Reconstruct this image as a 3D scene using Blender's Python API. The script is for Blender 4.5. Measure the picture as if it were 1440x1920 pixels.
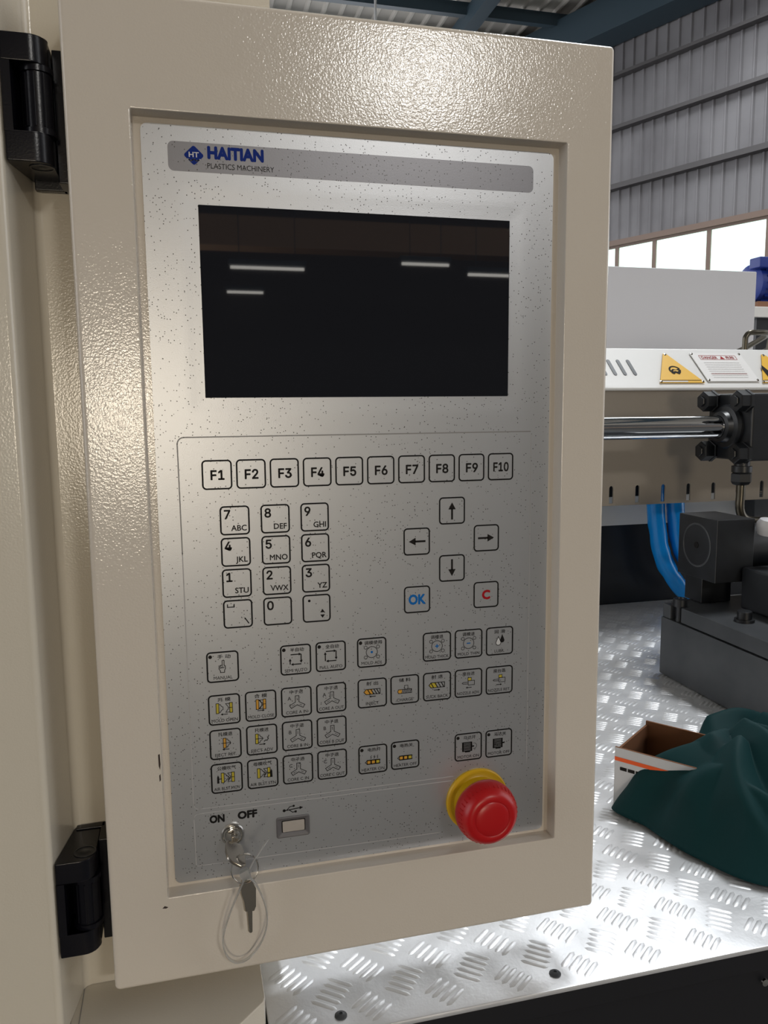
import bpy, bmesh, math, random
from mathutils import Vector, Matrix, noise

for o in list(bpy.data.objects):
    bpy.data.objects.remove(o, do_unlink=True)
SC = bpy.context.scene
COL = SC.collection

# ------------------------------------------------------------------ camera
cam_d = bpy.data.cameras.new('camera')
cam = bpy.data.objects.new('camera', cam_d)
COL.objects.link(cam)
right = Vector((0.9688, -0.2477, -0.0096))
down = Vector((-0.0413, -0.1230, -0.9916))
fwd = Vector((0.2444, 0.9610, -0.1294))
m = Matrix.Identity(4)
for r in range(3):
    m[r][0], m[r][1], m[r][2] = right[r], -down[r], -fwd[r]
m.translation = Vector((-0.1229, -0.4831, 1.5150))
cam.matrix_world = m
cam_d.sensor_fit = 'VERTICAL'
cam_d.sensor_height = 36.0
cam_d.lens = 1482.0 / 1920.0 * 36.0
cam_d.clip_start = 0.02
cam_d.clip_end = 200
SC.camera = cam

# ------------------------------------------------------------------ light and exposure
SC.view_settings.view_transform = 'Standard'
SC.view_settings.look = 'None'
SC.view_settings.gamma = 1.0
SC.view_settings.use_curve_mapping = False
SC.view_settings.exposure = 0.85
W = bpy.data.worlds.new('daylight')
SC.world = W
W.use_nodes = True
W.node_tree.nodes['Background'].inputs[0].default_value = (0.96, 0.97, 1.0, 1)
W.node_tree.nodes['Background'].inputs[1].default_value = 1.15


def area(name, loc, aim, sx, sy, power, col):
    d = bpy.data.lights.new(name, 'AREA')
    d.shape = 'RECTANGLE'
    d.size, d.size_y = sx, sy
    d.energy = power
    d.color = col
    o = bpy.data.objects.new(name, d)
    COL.objects.link(o)
    o.location = loc
    o.rotation_euler = (Vector(aim) - Vector(loc)).to_track_quat('-Z', 'Y').to_euler()
    return o


area('rooflight_daylight', (3.0, 1.6, 7.8), (3.0, 1.6, 0), 1.0, 1.6, 175, (0.95, 0.98, 1.0))
area('far_overhead_fill', (6.0, 8.6, 7.75), (5.2, 7.6, 0), 4.0, 3.0, 130, (0.95, 0.98, 1.0))  # added out-of-view fill for the plate and box rims, not a rooflight
area('high_window_daylight', (2.75, -8.85, 5.4), (2.75, 0, 5.4), 1.3, 0.55, 78, (1.0, 0.97, 0.92))
area('low_window_daylight', (-0.62, -8.85, 1.5), (-0.62, 0, 1.5), 1.1, 1.1, 62, (1.0, 0.86, 0.66))

# ------------------------------------------------------------------ materials
MATS = {}


def principled(name, col, rough=0.5, metal=0.0, spec=0.5, coat=0.0, sheen=0.0):
    mt = bpy.data.materials.new(name)
    mt.use_nodes = True
    b = mt.node_tree.nodes['Principled BSDF']
    b.inputs['Base Color'].default_value = (*col, 1)
    b.inputs['Roughness'].default_value = rough
    b.inputs['Metallic'].default_value = metal
    b.inputs['Specular IOR Level'].default_value = spec
    b.inputs['Coat Weight'].default_value = coat
    b.inputs['Sheen Weight'].default_value = sheen
    MATS[name] = mt
    return mt


def nd(mt, typ, **kw):
    n = mt.node_tree.nodes.new(typ)
    for k, v in kw.items():
        if k in n.inputs:
            n.inputs[k].default_value = v
        else:
            setattr(n, k, v)
    return n


def ln(mt, a, ao, b, bi):
    mt.node_tree.links.new(a.outputs[ao], b.inputs[bi])


def add_bump(mt, scale, strength, dist, detail=2.0, second=None):
    tc = nd(mt, 'ShaderNodeTexCoord')
    nz = nd(mt, 'ShaderNodeTexNoise', Scale=scale, Detail=detail)
    ln(mt, tc, 'Object', nz, 'Vector')
    bp = nd(mt, 'ShaderNodeBump', Strength=strength, Distance=dist)
    ln(mt, nz, 'Fac', bp, 'Height')
    if second:
        nz2 = nd(mt, 'ShaderNodeTexNoise', Scale=second[0], Detail=2.0)
        ln(mt, tc, 'Object', nz2, 'Vector')
        bp2 = nd(mt, 'ShaderNodeBump', Strength=second[1], Distance=second[2])
        ln(mt, nz2, 'Fac', bp2, 'Height')
        ln(mt, bp, 'Normal', bp2, 'Normal')
        bp = bp2
    ln(mt, bp, 'Normal', mt.node_tree.nodes['Principled BSDF'], 'Normal')
    return mt


def add_tint(mt, scale, c1, c2, detail=4.0, lo=0.35, hi=0.65):
    tc = nd(mt, 'ShaderNodeTexCoord')
    nz = nd(mt, 'ShaderNodeTexNoise', Scale=scale, Detail=detail)
    ln(mt, tc, 'Object', nz, 'Vector')
    rp = nd(mt, 'ShaderNodeValToRGB')
    rp.color_ramp.elements[0].position = lo
    rp.color_ramp.elements[1].position = hi
    rp.color_ramp.elements[0].color = (*c1, 1)
    rp.color_ramp.elements[1].color = (*c2, 1)
    ln(mt, nz, 'Fac', rp, 'Fac')
    ln(mt, rp, 'Color', mt.node_tree.nodes['Principled BSDF'], 'Base Color')
    return mt


def emis(name, col, strength):
    mt = principled(name, col, 0.4)
    b = mt.node_tree.nodes['Principled BSDF']
    b.inputs['Emission Color'].default_value = (*col, 1)
    b.inputs['Emission Strength'].default_value = strength
    return mt


# cream paint with the orange-peel skin of sprayed enamel
add_bump(principled('cream_paint', (0.65, 0.59, 0.51), 0.13, 0, 0.5), 850, 0.17, 0.0006, 1.0)
add_bump(principled('cream_paint_smooth', (0.64, 0.59, 0.495), 0.18, 0, 0.5), 850, 0.12, 0.0006, 1.0)


def sheet_mat(name, col, rough, metal):
    mt = principled(name, col, rough, metal)
    b = mt.node_tree.nodes['Principled BSDF']
    tc = nd(mt, 'ShaderNodeNewGeometry')
    vo = nd(mt, 'ShaderNodeTexVoronoi', Scale=600.0)
    ln(mt, tc, 'Position', vo, 'Vector')
    lt = nd(mt, 'ShaderNodeMath', operation='LESS_THAN')
    lt.inputs[1].default_value = 0.195
    ln(mt, vo, 'Distance', lt, 0)
    sep = nd(mt, 'ShaderNodeSeparateColor')
    ln(mt, vo, 'Color', sep, 'Color')
    nz = nd(mt, 'ShaderNodeTexNoise', Scale=22.0, Detail=3.0)
    ln(mt, tc, 'Position', nz, 'Vector')
    mr = nd(mt, 'ShaderNodeMapRange')
    mr.inputs['From Min'].default_value = 0.35
    mr.inputs['From Max'].default_value = 0.75
    mr.inputs['To Min'].default_value = 0.12
    mr.inputs['To Max'].default_value = 0.75
    ln(mt, nz, 'Fac', mr, 'Value')
    l2 = nd(mt, 'ShaderNodeMath', operation='LESS_THAN')
    ln(mt, sep, 'Red', l2, 0)
    ln(mt, mr, 'Result', l2, 1)
    mu = nd(mt, 'ShaderNodeMath', operation='MULTIPLY')
    ln(mt, lt, 'Value', mu, 0)
    ln(mt, l2, 'Value', mu, 1)
    mx = nd(mt, 'ShaderNodeMix', data_type='RGBA')
    mx.inputs[6].default_value = (*col, 1)
    mx.inputs[7].default_value = (0.05, 0.045, 0.04, 1)
    ln(mt, mu, 'Value', mx, 0)
    ln(mt, mx, 2, b, 'Base Color')
    inv = nd(mt, 'ShaderNodeMath', operation='MULTIPLY_ADD')
    inv.inputs[1].default_value = -metal
    inv.inputs[2].default_value = metal
    ln(mt, mu, 'Value', inv, 0)
    ln(mt, inv, 'Value', b, 'Metallic')
    # fine silver flake
    n2 = nd(mt, 'ShaderNodeTexNoise', Scale=1500.0, Detail=2.0)
    ln(mt, tc, 'Position', n2, 'Vector')
    bp = nd(mt, 'ShaderNodeBump', Strength=0.10, Distance=0.0003)
    ln(mt, n2, 'Fac', bp, 'Height')
    ln(mt, bp, 'Normal', b, 'Normal')
    return mt


sheet_mat('silver_film', (0.455, 0.468, 0.49), 0.36, 0.70)
sheet_mat('grey_band', (0.20, 0.20, 0.215), 0.36, 0.6)
principled('ink_black', (0.012, 0.011, 0.011), 0.6, 0, 0.1)
principled('ink_dark', (0.016, 0.014, 0.013), 0.6, 0, 0.1)
principled('ink_blue', (0.003, 0.022, 0.20), 0.5, 0, 0.12)
principled('ink_cyan', (0.005, 0.13, 0.42), 0.5, 0, 0.12)
principled('ink_red', (0.36, 0.008, 0.014), 0.5, 0, 0.12)
principled('ink_yellow', (0.50, 0.40, 0.03), 0.4)
principled('ink_orange', (0.60, 0.30, 0.03), 0.4)
principled('ink_white', (0.62, 0.62, 0.62), 0.4)
principled('ink_line', (0.26, 0.255, 0.25), 0.4)
principled('ink_pale', (0.42, 0.415, 0.42), 0.4)
principled('screen_glass', (0.011, 0.012, 0.016), 0.02, 0, 0.5)
add_bump(principled('plastic_black', (0.004, 0.004, 0.007), 0.26, 0, 0.35), 900, 0.1, 0.0005)
principled('plastic_red', (0.46, 0.004, 0.006), 0.33)
principled('plastic_yellow', (0.62, 0.37, 0.004), 0.35)
principled('chrome', (0.72, 0.70, 0.66), 0.1, 1.0)
principled('key_brass', (0.48, 0.44, 0.38), 0.22, 1.0)
principled('nylon', (0.74, 0.74, 0.72), 0.3)
MATS['nylon'].node_tree.nodes['Principled BSDF'].inputs['Transmission Weight'].default_value = 0.85
principled('usb_grey', (0.12, 0.115, 0.12), 0.45)
principled('usb_flap', (0.42, 0.38, 0.34), 0.35)
principled('chip_dark', (0.03, 0.015, 0.01), 0.7)
mt = principled('aluminium_plate', (0.80, 0.81, 0.83), 0.40, 0.55)
add_bump(mt, 9.0, 0.55, 0.02, 2.0, (300, 0.25, 0.0006))
principled('skirt_black', (0.009, 0.009, 0.012), 0.45)
principled('bed_black', (0.006, 0.008, 0.011), 0.35)
principled('bed_white', (0.82, 0.82, 0.80), 0.4)
add_bump(principled('guard_paint_shaded', (0.27, 0.238, 0.20), 0.3), 90, 0.15, 0.002)  # cream paint darkened, the shade below the sloped cover is in its colour
add_bump(principled('cover_paint', (0.70, 0.70, 0.69), 0.35), 90, 0.1, 0.002)
add_tint(principled('cast_black', (0.012, 0.014, 0.018), 0.38), 30, (0.006, 0.007, 0.009), (0.012, 0.014, 0.018))
add_tint(principled('steel_grey', (0.05, 0.055, 0.062), 0.42, 0.2), 14, (0.045, 0.05, 0.056), (0.07, 0.075, 0.082))
principled('rod_chrome', (0.80, 0.82, 0.84), 0.06, 1.0)
principled('tube_steel', (0.10, 0.09, 0.07), 0.3, 0.8)
principled('hose_blue', (0.006, 0.28, 0.80), 0.22)
principled('wood_brown', (0.22, 0.10, 0.05), 0.7)
principled('carton_brown', (0.16, 0.062, 0.022), 0.85)
principled('carton_white', (0.55, 0.55, 0.57), 0.6)
principled('carton_orange', (0.80, 0.10, 0.01), 0.6)
mt = principled('cloth_teal', (0.0, 0.028, 0.031), 0.7, 0, 0.2)
add_bump(mt, 1800, 0.15, 0.0004)
principled('panel_white', (0.56, 0.56, 0.59), 0.45)
principled('motor_blue', (0.01, 0.035, 0.26), 0.4)
principled('sign_yellow', (0.80, 0.46, 0.02), 0.4)
principled('sign_white', (0.80, 0.80, 0.80), 0.4)
add_tint(principled('wall_sheet', (0.22, 0.22, 0.225), 0.5, 0.0), 0.9, (0.135, 0.130, 0.138), (0.20, 0.195, 0.205))
principled('girt_steel', (0.075, 0.07, 0.072), 0.5)
principled('window_frame', (0.20, 0.14, 0.11), 0.5)
emis('window_glass', (0.74, 1.0, 0.90), 0.68)
add_tint(principled('roof_sheet', (0.25, 0.23, 0.21), 0.6), 0.6, (0.40, 0.375, 0.34), (0.55, 0.52, 0.47))
principled('roof_steel', (0.03, 0.055, 0.075), 0.5)
add_tint(principled('concrete', (0.22, 0.21, 0.20), 0.7), 1.5, (0.06, 0.06, 0.058), (0.09, 0.088, 0.085))
principled('hall_wall', (0.07, 0.065, 0.06), 0.8)
emis('tube_glow', (1.0, 0.96, 0.88), 3.5)
principled('beam_brown', (0.45, 0.28, 0.17), 0.6)
principled('lamp_white', (0.6, 0.6, 0.6), 0.5)

# ------------------------------------------------------------------ building helpers
ORG = {}


def thing(name, loc, label, cat, group=None):
    o = bpy.data.objects.new(name, None)
    o.empty_display_size = 0.02
    COL.objects.link(o)
    o.location = loc
    ORG[o] = Vector(loc)
    tag(o, label, cat, group)
    return o


def tag(o, label=None, cat=None, group=None, kind=None):
    if label:
        o['label'] = label
    if cat:
        o['category'] = cat
    if group:
        o['group'] = group
    if kind:
        o['kind'] = kind
    return o


class MB:
    """collects vertices and faces in world coordinates"""

    def __init__(s):
        s.v, s.f, s.m = [], [], []

    def add(s, vs, fs, mi=0):
        n = len(s.v)
        s.v += [Vector(p) for p in vs]
        for f in fs:
            s.f.append([i + n for i in f])
            s.m.append(mi)
        return s

    def box(s, x0, x1, y0, y1, z0, z1, mi=0):
        vs = [(x, y, z) for z in (z0, z1) for y in (y0, y1) for x in (x0, x1)]
        return s.add(vs, [(0, 2, 3, 1), (4, 5, 7, 6), (0, 1, 5, 4), (2, 6, 7, 3), (0, 4, 6, 2), (1, 3, 7, 5)], mi)

    def obox(s, o, ax, ay, az, mi=0):
        """box from corner o with edge vectors"""
        o, ax, ay, az = Vector(o), Vector(ax), Vector(ay), Vector(az)
        vs = [o + ax * i + ay * j + az * k for k in (0, 1) for j in (0, 1) for i in (0, 1)]
        return s.add(vs, [(0, 2, 3, 1), (4, 5, 7, 6), (0, 1, 5, 4), (2, 6, 7, 3), (0, 4, 6, 2), (1, 3, 7, 5)], mi)

    def loft(s, loops, cap0=False, cap1=False, mi=0):
        n = len(loops[0])
        vs = [p for l in loops for p in l]
        fs = []
        for k in range(len(loops) - 1):
            a, b = k * n, (k + 1) * n
            for i in range(n):
                j = (i + 1) % n
                fs.append((a + i, a + j, b + j, b + i))
        if cap0:
            fs.append(tuple(reversed(range(n))))
        if cap1:
            e = (len(loops) - 1) * n
            fs.append(tuple(range(e, e + n)))
        return s.add(vs, fs, mi)

    def prism(s, poly, p0, p1, frame=None, mi=0):
        """2-D polygon extruded; poly points are (x,y) and z runs p0..p1, or use frame fn"""
        fr = frame or (lambda a, b, c: (a, b, c))
        return s.loft([[fr(x, y, p0) for x, y in poly], [fr(x, y, p1) for x, y in poly]], True, True, mi)

    def lathe(s, c, axis, prof, n=32, mi=0, phase=0.0):
        """prof: list of (radius, distance along axis)"""
        c, axis = Vector(c), Vector(axis).normalized()
        u = axis.orthogonal().normalized()
        w = axis.cross(u)
        loops = []
        for r, h in prof:
            r = max(r, 1e-5)
            loops.append([c + axis * h + (u * math.cos(2 * math.pi * i / n + phase) + w * math.sin(2 * math.pi * i / n + phase)) * r for i in range(n)])
        return s.loft(loops, True, True, mi)

    def tube(s, pts, r, n=10, closed=False, mi=0, flat=None):
        pts = [Vector(p) for p in pts]
        loops = []
        N = len(pts)
        prev = None
        for i, p in enumerate(pts):
            if closed:
                t = pts[(i + 1) % N] - pts[i - 1]
            else:
                t = pts[min(i + 1, N - 1)] - pts[max(i - 1, 0)]
            t.normalize()
            if prev is None:
                u = t.orthogonal().normalized() if flat is None else (Vector(flat) - t * t.dot(Vector(flat))).normalized()
            else:
                u = (prev - t * prev.dot(t)).normalized()
            prev = u
            w = t.cross(u)
            ru, rw = (r if isinstance(r, tuple) else (r, r))
            loops.append([p + u * (math.cos(2 * math.pi * k / n) * ru) + w * (math.sin(2 * math.pi * k / n) * rw) for k in range(n)])
        if closed:
            loops.append(loops[0])
            return s.loft(loops, False, False, mi)
        return s.loft(loops, True, True, mi)

    def build(s, name, mats, parent=None, smooth=35, bevel=0.0, seg=2, kind=None, label=None, origin=None, wn=False):
        me = bpy.data.meshes.new(name)
        o = bpy.data.objects.new(name, me)
        COL.objects.link(o)
        if parent is not None:
            org = ORG[parent]
        elif origin is not None:
            org = Vector(origin)
        else:
            xs = [p.x for p in s.v]; ys = [p.y for p in s.v]; zs = [p.z for p in s.v]
            org = Vector(((min(xs) + max(xs)) / 2, (min(ys) + max(ys)) / 2, min(zs)))
        ORG[o] = org
        me.from_pydata([tuple(p - org) for p in s.v], [], s.f)
        if not isinstance(mats, (list, tuple)):
            mats = [mats]
        for q in mats:
            me.materials.append(MATS[q])
        me.polygons.foreach_set('material_index', s.m)
        bm = bmesh.new()
        bm.from_mesh(me)
        bmesh.ops.remove_doubles(bm, verts=bm.verts, dist=1e-7)
        bmesh.ops.recalc_face_normals(bm, faces=bm.faces)
        if bevel > 0:
            es = [e for e in bm.edges if len(e.link_faces) == 2 and e.calc_face_angle(0) > 0.6]
            bmesh.ops.bevel(bm, geom=es, offset=bevel, segments=seg, profile=0.5, affect='EDGES', clamp_overlap=True)
        bm.to_mesh(me)
        bm.free()
        if smooth:
            me.polygons.foreach_set('use_smooth', [True] * len(me.polygons))
            me.set_sharp_from_angle(angle=math.radians(smooth))
            if bevel > 0 or wn:
                wm = o.modifiers.new('weighted_normal', 'WEIGHTED_NORMAL')
                wm.keep_sharp = True
                wm.weight = 100
        if parent is not None:
            o.parent = parent
        else:
            o.location = org
        if kind:
            o['kind'] = kind
        if label:
            o['label'] = label
        return o


def rrect(x0, x1, z0, z1, r, y, k=5):
    """rounded rectangle loop in the XZ plane"""
    pts = []
    for cx, cz, a0 in ((x1 - r, z1 - r, 0), (x0 + r, z1 - r, 90), (x0 + r, z0 + r, 180), (x1 - r, z0 + r, 270)):
        for i in range(k + 1):
            a = math.radians(a0 + 90 * i / k)
            pts.append((cx + r * math.cos(a), y, cz + r * math.sin(a)))
    return pts


def spline(pts, n=8, closed=False):
    P = [Vector(p) for p in pts]
    out = []
    N = len(P)
    rng = range(N if closed else N - 1)
    for i in rng:
        if closed:
            a, b, c, d = P[i - 1], P[i], P[(i + 1) % N], P[(i + 2) % N]
        else:
            a, b, c, d = P[max(i - 1, 0)], P[i], P[i + 1], P[min(i + 2, N - 1)]
        for k in range(n):
            t = k / n
            out.append(0.5 * ((2 * b) + (c - a) * t + (2 * a - 5 * b + 4 * c - d) * t * t + (3 * b - a - 3 * c + d) * t ** 3))
    if not closed:
        out.append(P[-1])
    return out


TXT = {}
SANS = None
try:
    import os
    SANS = bpy.data.fonts.load(os.path.join(bpy.utils.system_resource('DATAFILES'), 'fonts', 'Inter.woff2'))
except Exception:
    SANS = None


def text_geo(s, bold=0.0):
    """triangles of a line of text at size 1, centred on x, baseline 0 -> verts, faces, (xmin,xmax)"""
    key = (s, round(bold, 4))
    if key in TXT:
        return TXT[key]
    cu = bpy.data.curves.new('txt', 'FONT')
    cu.body = s
    if SANS and any(ch.isdigit() for ch in s):
        cu.font = SANS
    cu.size = 1.0
    cu.resolution_u = 3
    ob = bpy.data.objects.new('txt', cu)
    COL.objects.link(ob)
    dg = bpy.context.evaluated_depsgraph_get()
    ev = ob.evaluated_get(dg)
    me = ev.to_mesh()
    vs = [(v.co.x, v.co.y) for v in me.vertices]
    fs = [tuple(p.vertices) for p in me.polygons]
    vs = [(x, y, 0) for x, y in vs]
    if bold > 0:
        bold *= 0.6
        v0, f0 = vs, fs
        vs, fs = [], []
        for k in range(9):
            a = k * math.pi / 4
            dx, dy = (bold * math.cos(a), bold * math.sin(a)) if k < 8 else (0, 0)
            n0 = len(vs)
            vs += [(x + dx, y + dy, 0.05 * k) for x, y, _ in v0]
            fs += [tuple(i + n0 for i in f) for f in f0]
    ev.to_mesh_clear()
    bpy.data.objects.remove(ob, do_unlink=True)
    bpy.data.curves.remove(cu)
    x0 = min(v[0] for v in vs); x1 = max(v[0] for v in vs)
    y0 = min(v[1] for v in vs); y1 = max(v[1] for v in vs)
    TXT[key] = (vs, fs, (x0, x1, y0, y1))
    return TXT[key]


class D2:
    """flat print: shapes in a local 2-D frame, laid a hair above a surface"""

    def __init__(s, origin, ex, ey, nrm, unit=0.001, lift=0.00005):
        s.o, s.ex, s.ey, s.n = Vector(origin), Vector(ex), Vector(ey), Vector(nrm)
        s.u, s.l = unit, lift
        s.mb = MB()
        s.mats = []
        s.gain = 1

    def mi(s, m):
        if m not in s.mats:
            s.mats.append(m)
        return s.mats.index(m)

    def P(s, x, y, layer=1):
        return s.o + s.ex * (x * s.u) + s.ey * (y * s.u) + s.n * (s.l * layer)

    def poly(s, pts, m='ink_black', layer=1):
        s.mb.add([s.P(x, y, layer) for x, y in pts], [tuple(range(len(pts)))], s.mi(m))

    def rect(s, x0, x1, y0, y1, m='ink_black', layer=1):
        s.poly([(x0, y0), (x1, y0), (x1, y1), (x0, y1)], m, layer)

    def line(s, pts, w=0.3, m='ink_black', layer=2, closed=False):
        pts = list(pts) + ([pts[0]] if closed else [])
        if s.gain != 1 and w < 0.7:
            w = w * s.gain
        for (xa, ya), (xb, yb) in zip(pts, pts[1:]):
            dx, dy = xb - xa, yb - ya
            L = math.hypot(dx, dy) or 1e-6
            dx, dy = dx / L * w / 2, dy / L * w / 2
            s.poly([(xa - dx + dy, ya - dy - dx), (xb + dx + dy, yb + dy - dx), (xb + dx - dy, yb + dy + dx), (xa - dx - dy, ya - dy + dx)], m, layer)

    def disc(s, cx, cy, r, m='ink_black', layer=1, n=20):
        s.poly([(cx + r * math.cos(2 * math.pi * i / n), cy + r * math.sin(2 * math.pi * i / n)) for i in range(n)], m, layer)

    def ring(s, cx, cy, r, w=0.3, m='ink_black', layer=2, n=24, a0=0, a1=360):
        N = n
        for i in range(N):
            a = math.radians(a0 + (a1 - a0) * i / N); b = math.radians(a0 + (a1 - a0) * (i + 1) / N)
            ri, ro = r - w * s.gain / 2, r + w * s.gain / 2
            s.poly([(cx + ri * math.cos(a), cy + ri * math.sin(a)), (cx + ro * math.cos(a), cy + ro * math.sin(a)),
                    (cx + ro * math.cos(b), cy + ro * math.sin(b)), (cx + ri * math.cos(b), cy + ri * math.sin(b))], m, layer)

    def arrow(s, x0, y0, x1, y1, w=0.5, h=1.4, m='ink_black', layer=2):
        L = math.hypot(x1 - x0, y1 - y0); dx, dy = (x1 - x0) / L, (y1 - y0) / L
        hx, hy = x1 - dx * h, y1 - dy * h
        s.line([(x0, y0), (hx, hy)], w, m, layer)
        s.poly([(x1, y1), (hx - dy * h * .55, hy + dx * h * .55), (hx + dy * h * .55, hy - dx * h * .55)], m, layer)

    def rring(s, x0, x1, y0, y1, r, w, m='ink_black', layer=1, k=5):
        def lp(d):
            return [(p[0], p[2]) for p in rrect(x0 + d, x1 - d, y0 + d, y1 - d, max(r - d, .05), 0, k)]
        a, b = lp(0), lp(w)
        n = len(a)
        for i in range(n):
            j = (i + 1) % n
            s.poly([a[i], a[j], b[j], b[i]], m, layer)

    def text(s, t, x, y, h, m='ink_black', layer=1, bold=0.0, align='C', maxw=None, width=None, capref=True):
        """h: height of the capitals"""
        vs, fs, (x0, x1, y0, y1) = text_geo(t, bold)
        hh = (0.509 if SANS and any(ch.isdigit() for ch in t) else 0.682) if capref else (y1 - y0)
        sy = h / hh
        sx = sy
        wd = (x1 - x0) * sx
        if width:
            sx *= width / wd
        elif maxw and wd > maxw:
            sx *= maxw / wd
        wd = (x1 - x0) * sx
        off = {'C': x - wd / 2, 'L': x, 'R': x - wd}[align]
        yb = 0 if capref else y0
        s.mb.add([s.P(off + (vx - x0) * sx, y + (vy - yb) * sy, layer + vk) for vx, vy, vk in vs], fs, s.mi(m))

    def build(s, name, parent, label=None):
        o = s.mb.build(name, s.mats, parent, smooth=0)
        if label:
            o['label'] = label
        return o


# =====================================================================================
# THE HALL
# =====================================================================================
MB().box(-14, 16, -9.2, 18, -0.1, 0).build('floor', 'concrete', kind='structure', label='grey concrete workshop floor')['category'] = 'floor'

W0 = Vector((7.883, 11.002, 0)); DU = Vector((-0.3949, 0.9187, 0)); NW = Vector((-0.9187, -0.3949, 0))


def wp(u, d, z):
    return W0 + DU * u + NW * d + Vector((0, 0, z))


# corrugated wall above the window band
prof = []
u = -11.0
while u < 6.2:
    prof += [(u, 0.0), (u + 0.145, 0.0), (u + 0.165, 0.028), (u + 0.190, 0.028)]
    u += 0.21
mbw = MB()
N = len(prof)
mbw.add([wp(a, b, z) for z in (4.36, 8.3) for a, b in prof], [(i, i + 1, N + i + 1, N + i) for i in range(N - 1)])
mbw.add([wp(-11, -0.12, 0), wp(6.2, -0.12, 0), wp(6.2, -0.12, 3.2), wp(-11, -0.12, 3.2)], [(0, 1, 2, 3)])
wall_back = mbw.build('wall_back', 'wall_sheet', kind='structure', smooth=20, label='grey corrugated steel wall above the workshop windows')
wall_back['category'] = 'wall'
for zg, th in ((7.02, 0.05), (6.17, 0.06), (5.2, 0.085)):
    MB().obox(wp(-11, 0.02, zg), DU * 17.2, NW * 0.14, (0, 0, th)).build('girt', 'girt_steel', wall_back)
mb = MB().obox(wp(-11, 0.0, 4.27), DU * 17.2, NW * 0.10, (0, 0, 0.09))
mb.build('lintel', 'window_frame', wall_back)
mb = MB().obox(wp(-11, 0.0, 3.12), DU * 17.2, NW * 0.12, (0, 0, 0.08))
mb.build('sill', 'window_frame', wall_back)

wu = [2.29, 1.335, 0.60, -0.37, -1.31, -2.26, -3.2]
for i in range(len(wu) - 1):
    a, b = wu[i], wu[i + 1]
    fr = MB()
    for uu, wdt in ((a, 0.035), (b, -0.035)):
        fr.obox(wp(uu, 0.0, 3.2), DU * -wdt, NW * 0.06, (0, 0, 1.07))
    fr.obox(wp(a - 0.035, 0.0, 4.23), DU * (b - a + 0.07), NW * 0.06, (0, 0, 0.04))
    fr.obox(wp(a - 0.035, 0.0, 3.2), DU * (b - a + 0.07), NW * 0.06, (0, 0, 0.04))
    w = fr.build('window_%d' % (i + 1), 'window_frame', kind='structure', label='brown framed workshop window lit by daylight below the corrugated wall')
    w['category'] = 'window'
    w['group'] = 'windows in the far wall'
    MB().obox(wp(a - 0.035, 0.02, 3.24), DU * (b - a + 0.07), NW * 0.012, (0, 0, 0.99)).build('pane', 'window_glass', w)

# roof: ribbed sheeting, purlins, rafters and the eave beam
prof = []
x = -13.0
while x < 9.0:
    prof += [(x, 8.30), (x + 0.20, 8.30), (x + 0.23, 8.26), (x + 0.27, 8.26)]
    x += 0.30
N = len(prof)
roof = MB().add([(a, yy, z) for yy in (-9.0, 16.0) for a, z in prof], [(i, i + 1, N + i + 1, N + i) for i in range(N - 1)])
roof = roof.build('ceiling', 'roof_sheet', kind='structure', smooth=20, label='ribbed brown grey roof sheeting high above the machines')
roof['category'] = 'roof'
for k in range(12):
    yy = 14.1 - k * 1.17
    MB().box(-13, 8.6, yy - 0.06, yy + 0.06, 8.02, 8.22).build('purlin', 'roof_steel', roof)
for xx in (4.9, 0.1, -4.7):
    MB().box(xx - 0.12, xx + 0.12, -9, 16, 7.86, 8.14).build('rafter', 'roof_steel', roof)
mb = MB().obox(wp(-11, 0.05, 7.56), DU * 17, NW * 0.55, (0, 0, 0.55))
mb.build('eave_beam', 'roof_steel', roof)
# drop wire from the roof
MB().tube([(3.05, 12.2, 8.2), (2.98, 12.0, 6.2)], 0.02, 6).build('drop_wire', 'lamp_white', roof)

# wall behind the photographer with its doorway and high window (seen only as reflections)
wb = MB()
wb.box(-14, -1.2, -9.2, -9.0, 0, 8.3).box(-0.05, 16, -9.2, -9.0, 0, 5.0).box(-1.2, -0.05, -9.2, -9.0, 0, 0.9).box(-1.2, -0.05, -9.2, -9.0, 2.1, 8.3)
wb.box(-0.05, 1.7, -9.2, -9.0, 5.0, 8.3).box(3.8, 16, -9.2, -9.0, 5.0, 8.3).box(1.7, 3.8, -9.2, -9.0, 5.8, 8.3)
wb.build('wall_front', 'hall_wall', kind='structure', label='dark workshop wall behind the photographer')['category'] = 'wall'

MB().box(-6, 10, -7.75, -7.45, 3.08, 3.36).build('crane_beam', 'beam_brown', roof)
# strip lamps hanging behind the photographer, mirrored in the screen
for k, (xa, xb, yy, zz) in enumerate(((0.35, 1.06, -7.0, 2.80), (0.42, 0.86, -9.0 + 0.25, 2.83), (1.96, 2.47, -7.0, 2.885), (2.63, 3.2, -7.0, 2.805), (2.9, 3.9, -6.6, 3.15))):
    t = thing('strip_lamp', ((xa + xb) / 2, yy, zz), ['strip lamp mirrored at the left of the dark screen', 'lower small strip lamp mirrored at the left of the dark screen',
              'faint strip lamp mirrored right of the screen centre', 'strip lamp mirrored at the right edge of the screen', 'strip lamp mirrored in the silver film beside the screen'][k], 'lamp', 'strip lamps behind the photographer')
    MB().box(xa, xb, yy - 0.05, yy + 0.03, zz + 0.02, zz + 0.07).build('housing', 'roof_steel', t, bevel=0.005)
    MB().tube([(xa + 0.02, yy, zz), (xb - 0.02, yy, zz)], 0.014, 10).build('tube', 'tube_glow', t)
    for xx in (xa + 0.1, xb - 0.1):
        MB().tube([(xx, yy, zz + 0.06), (xx, yy, 8.25)], 0.004, 6).build('hanger', 'roof_steel', t)

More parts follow.
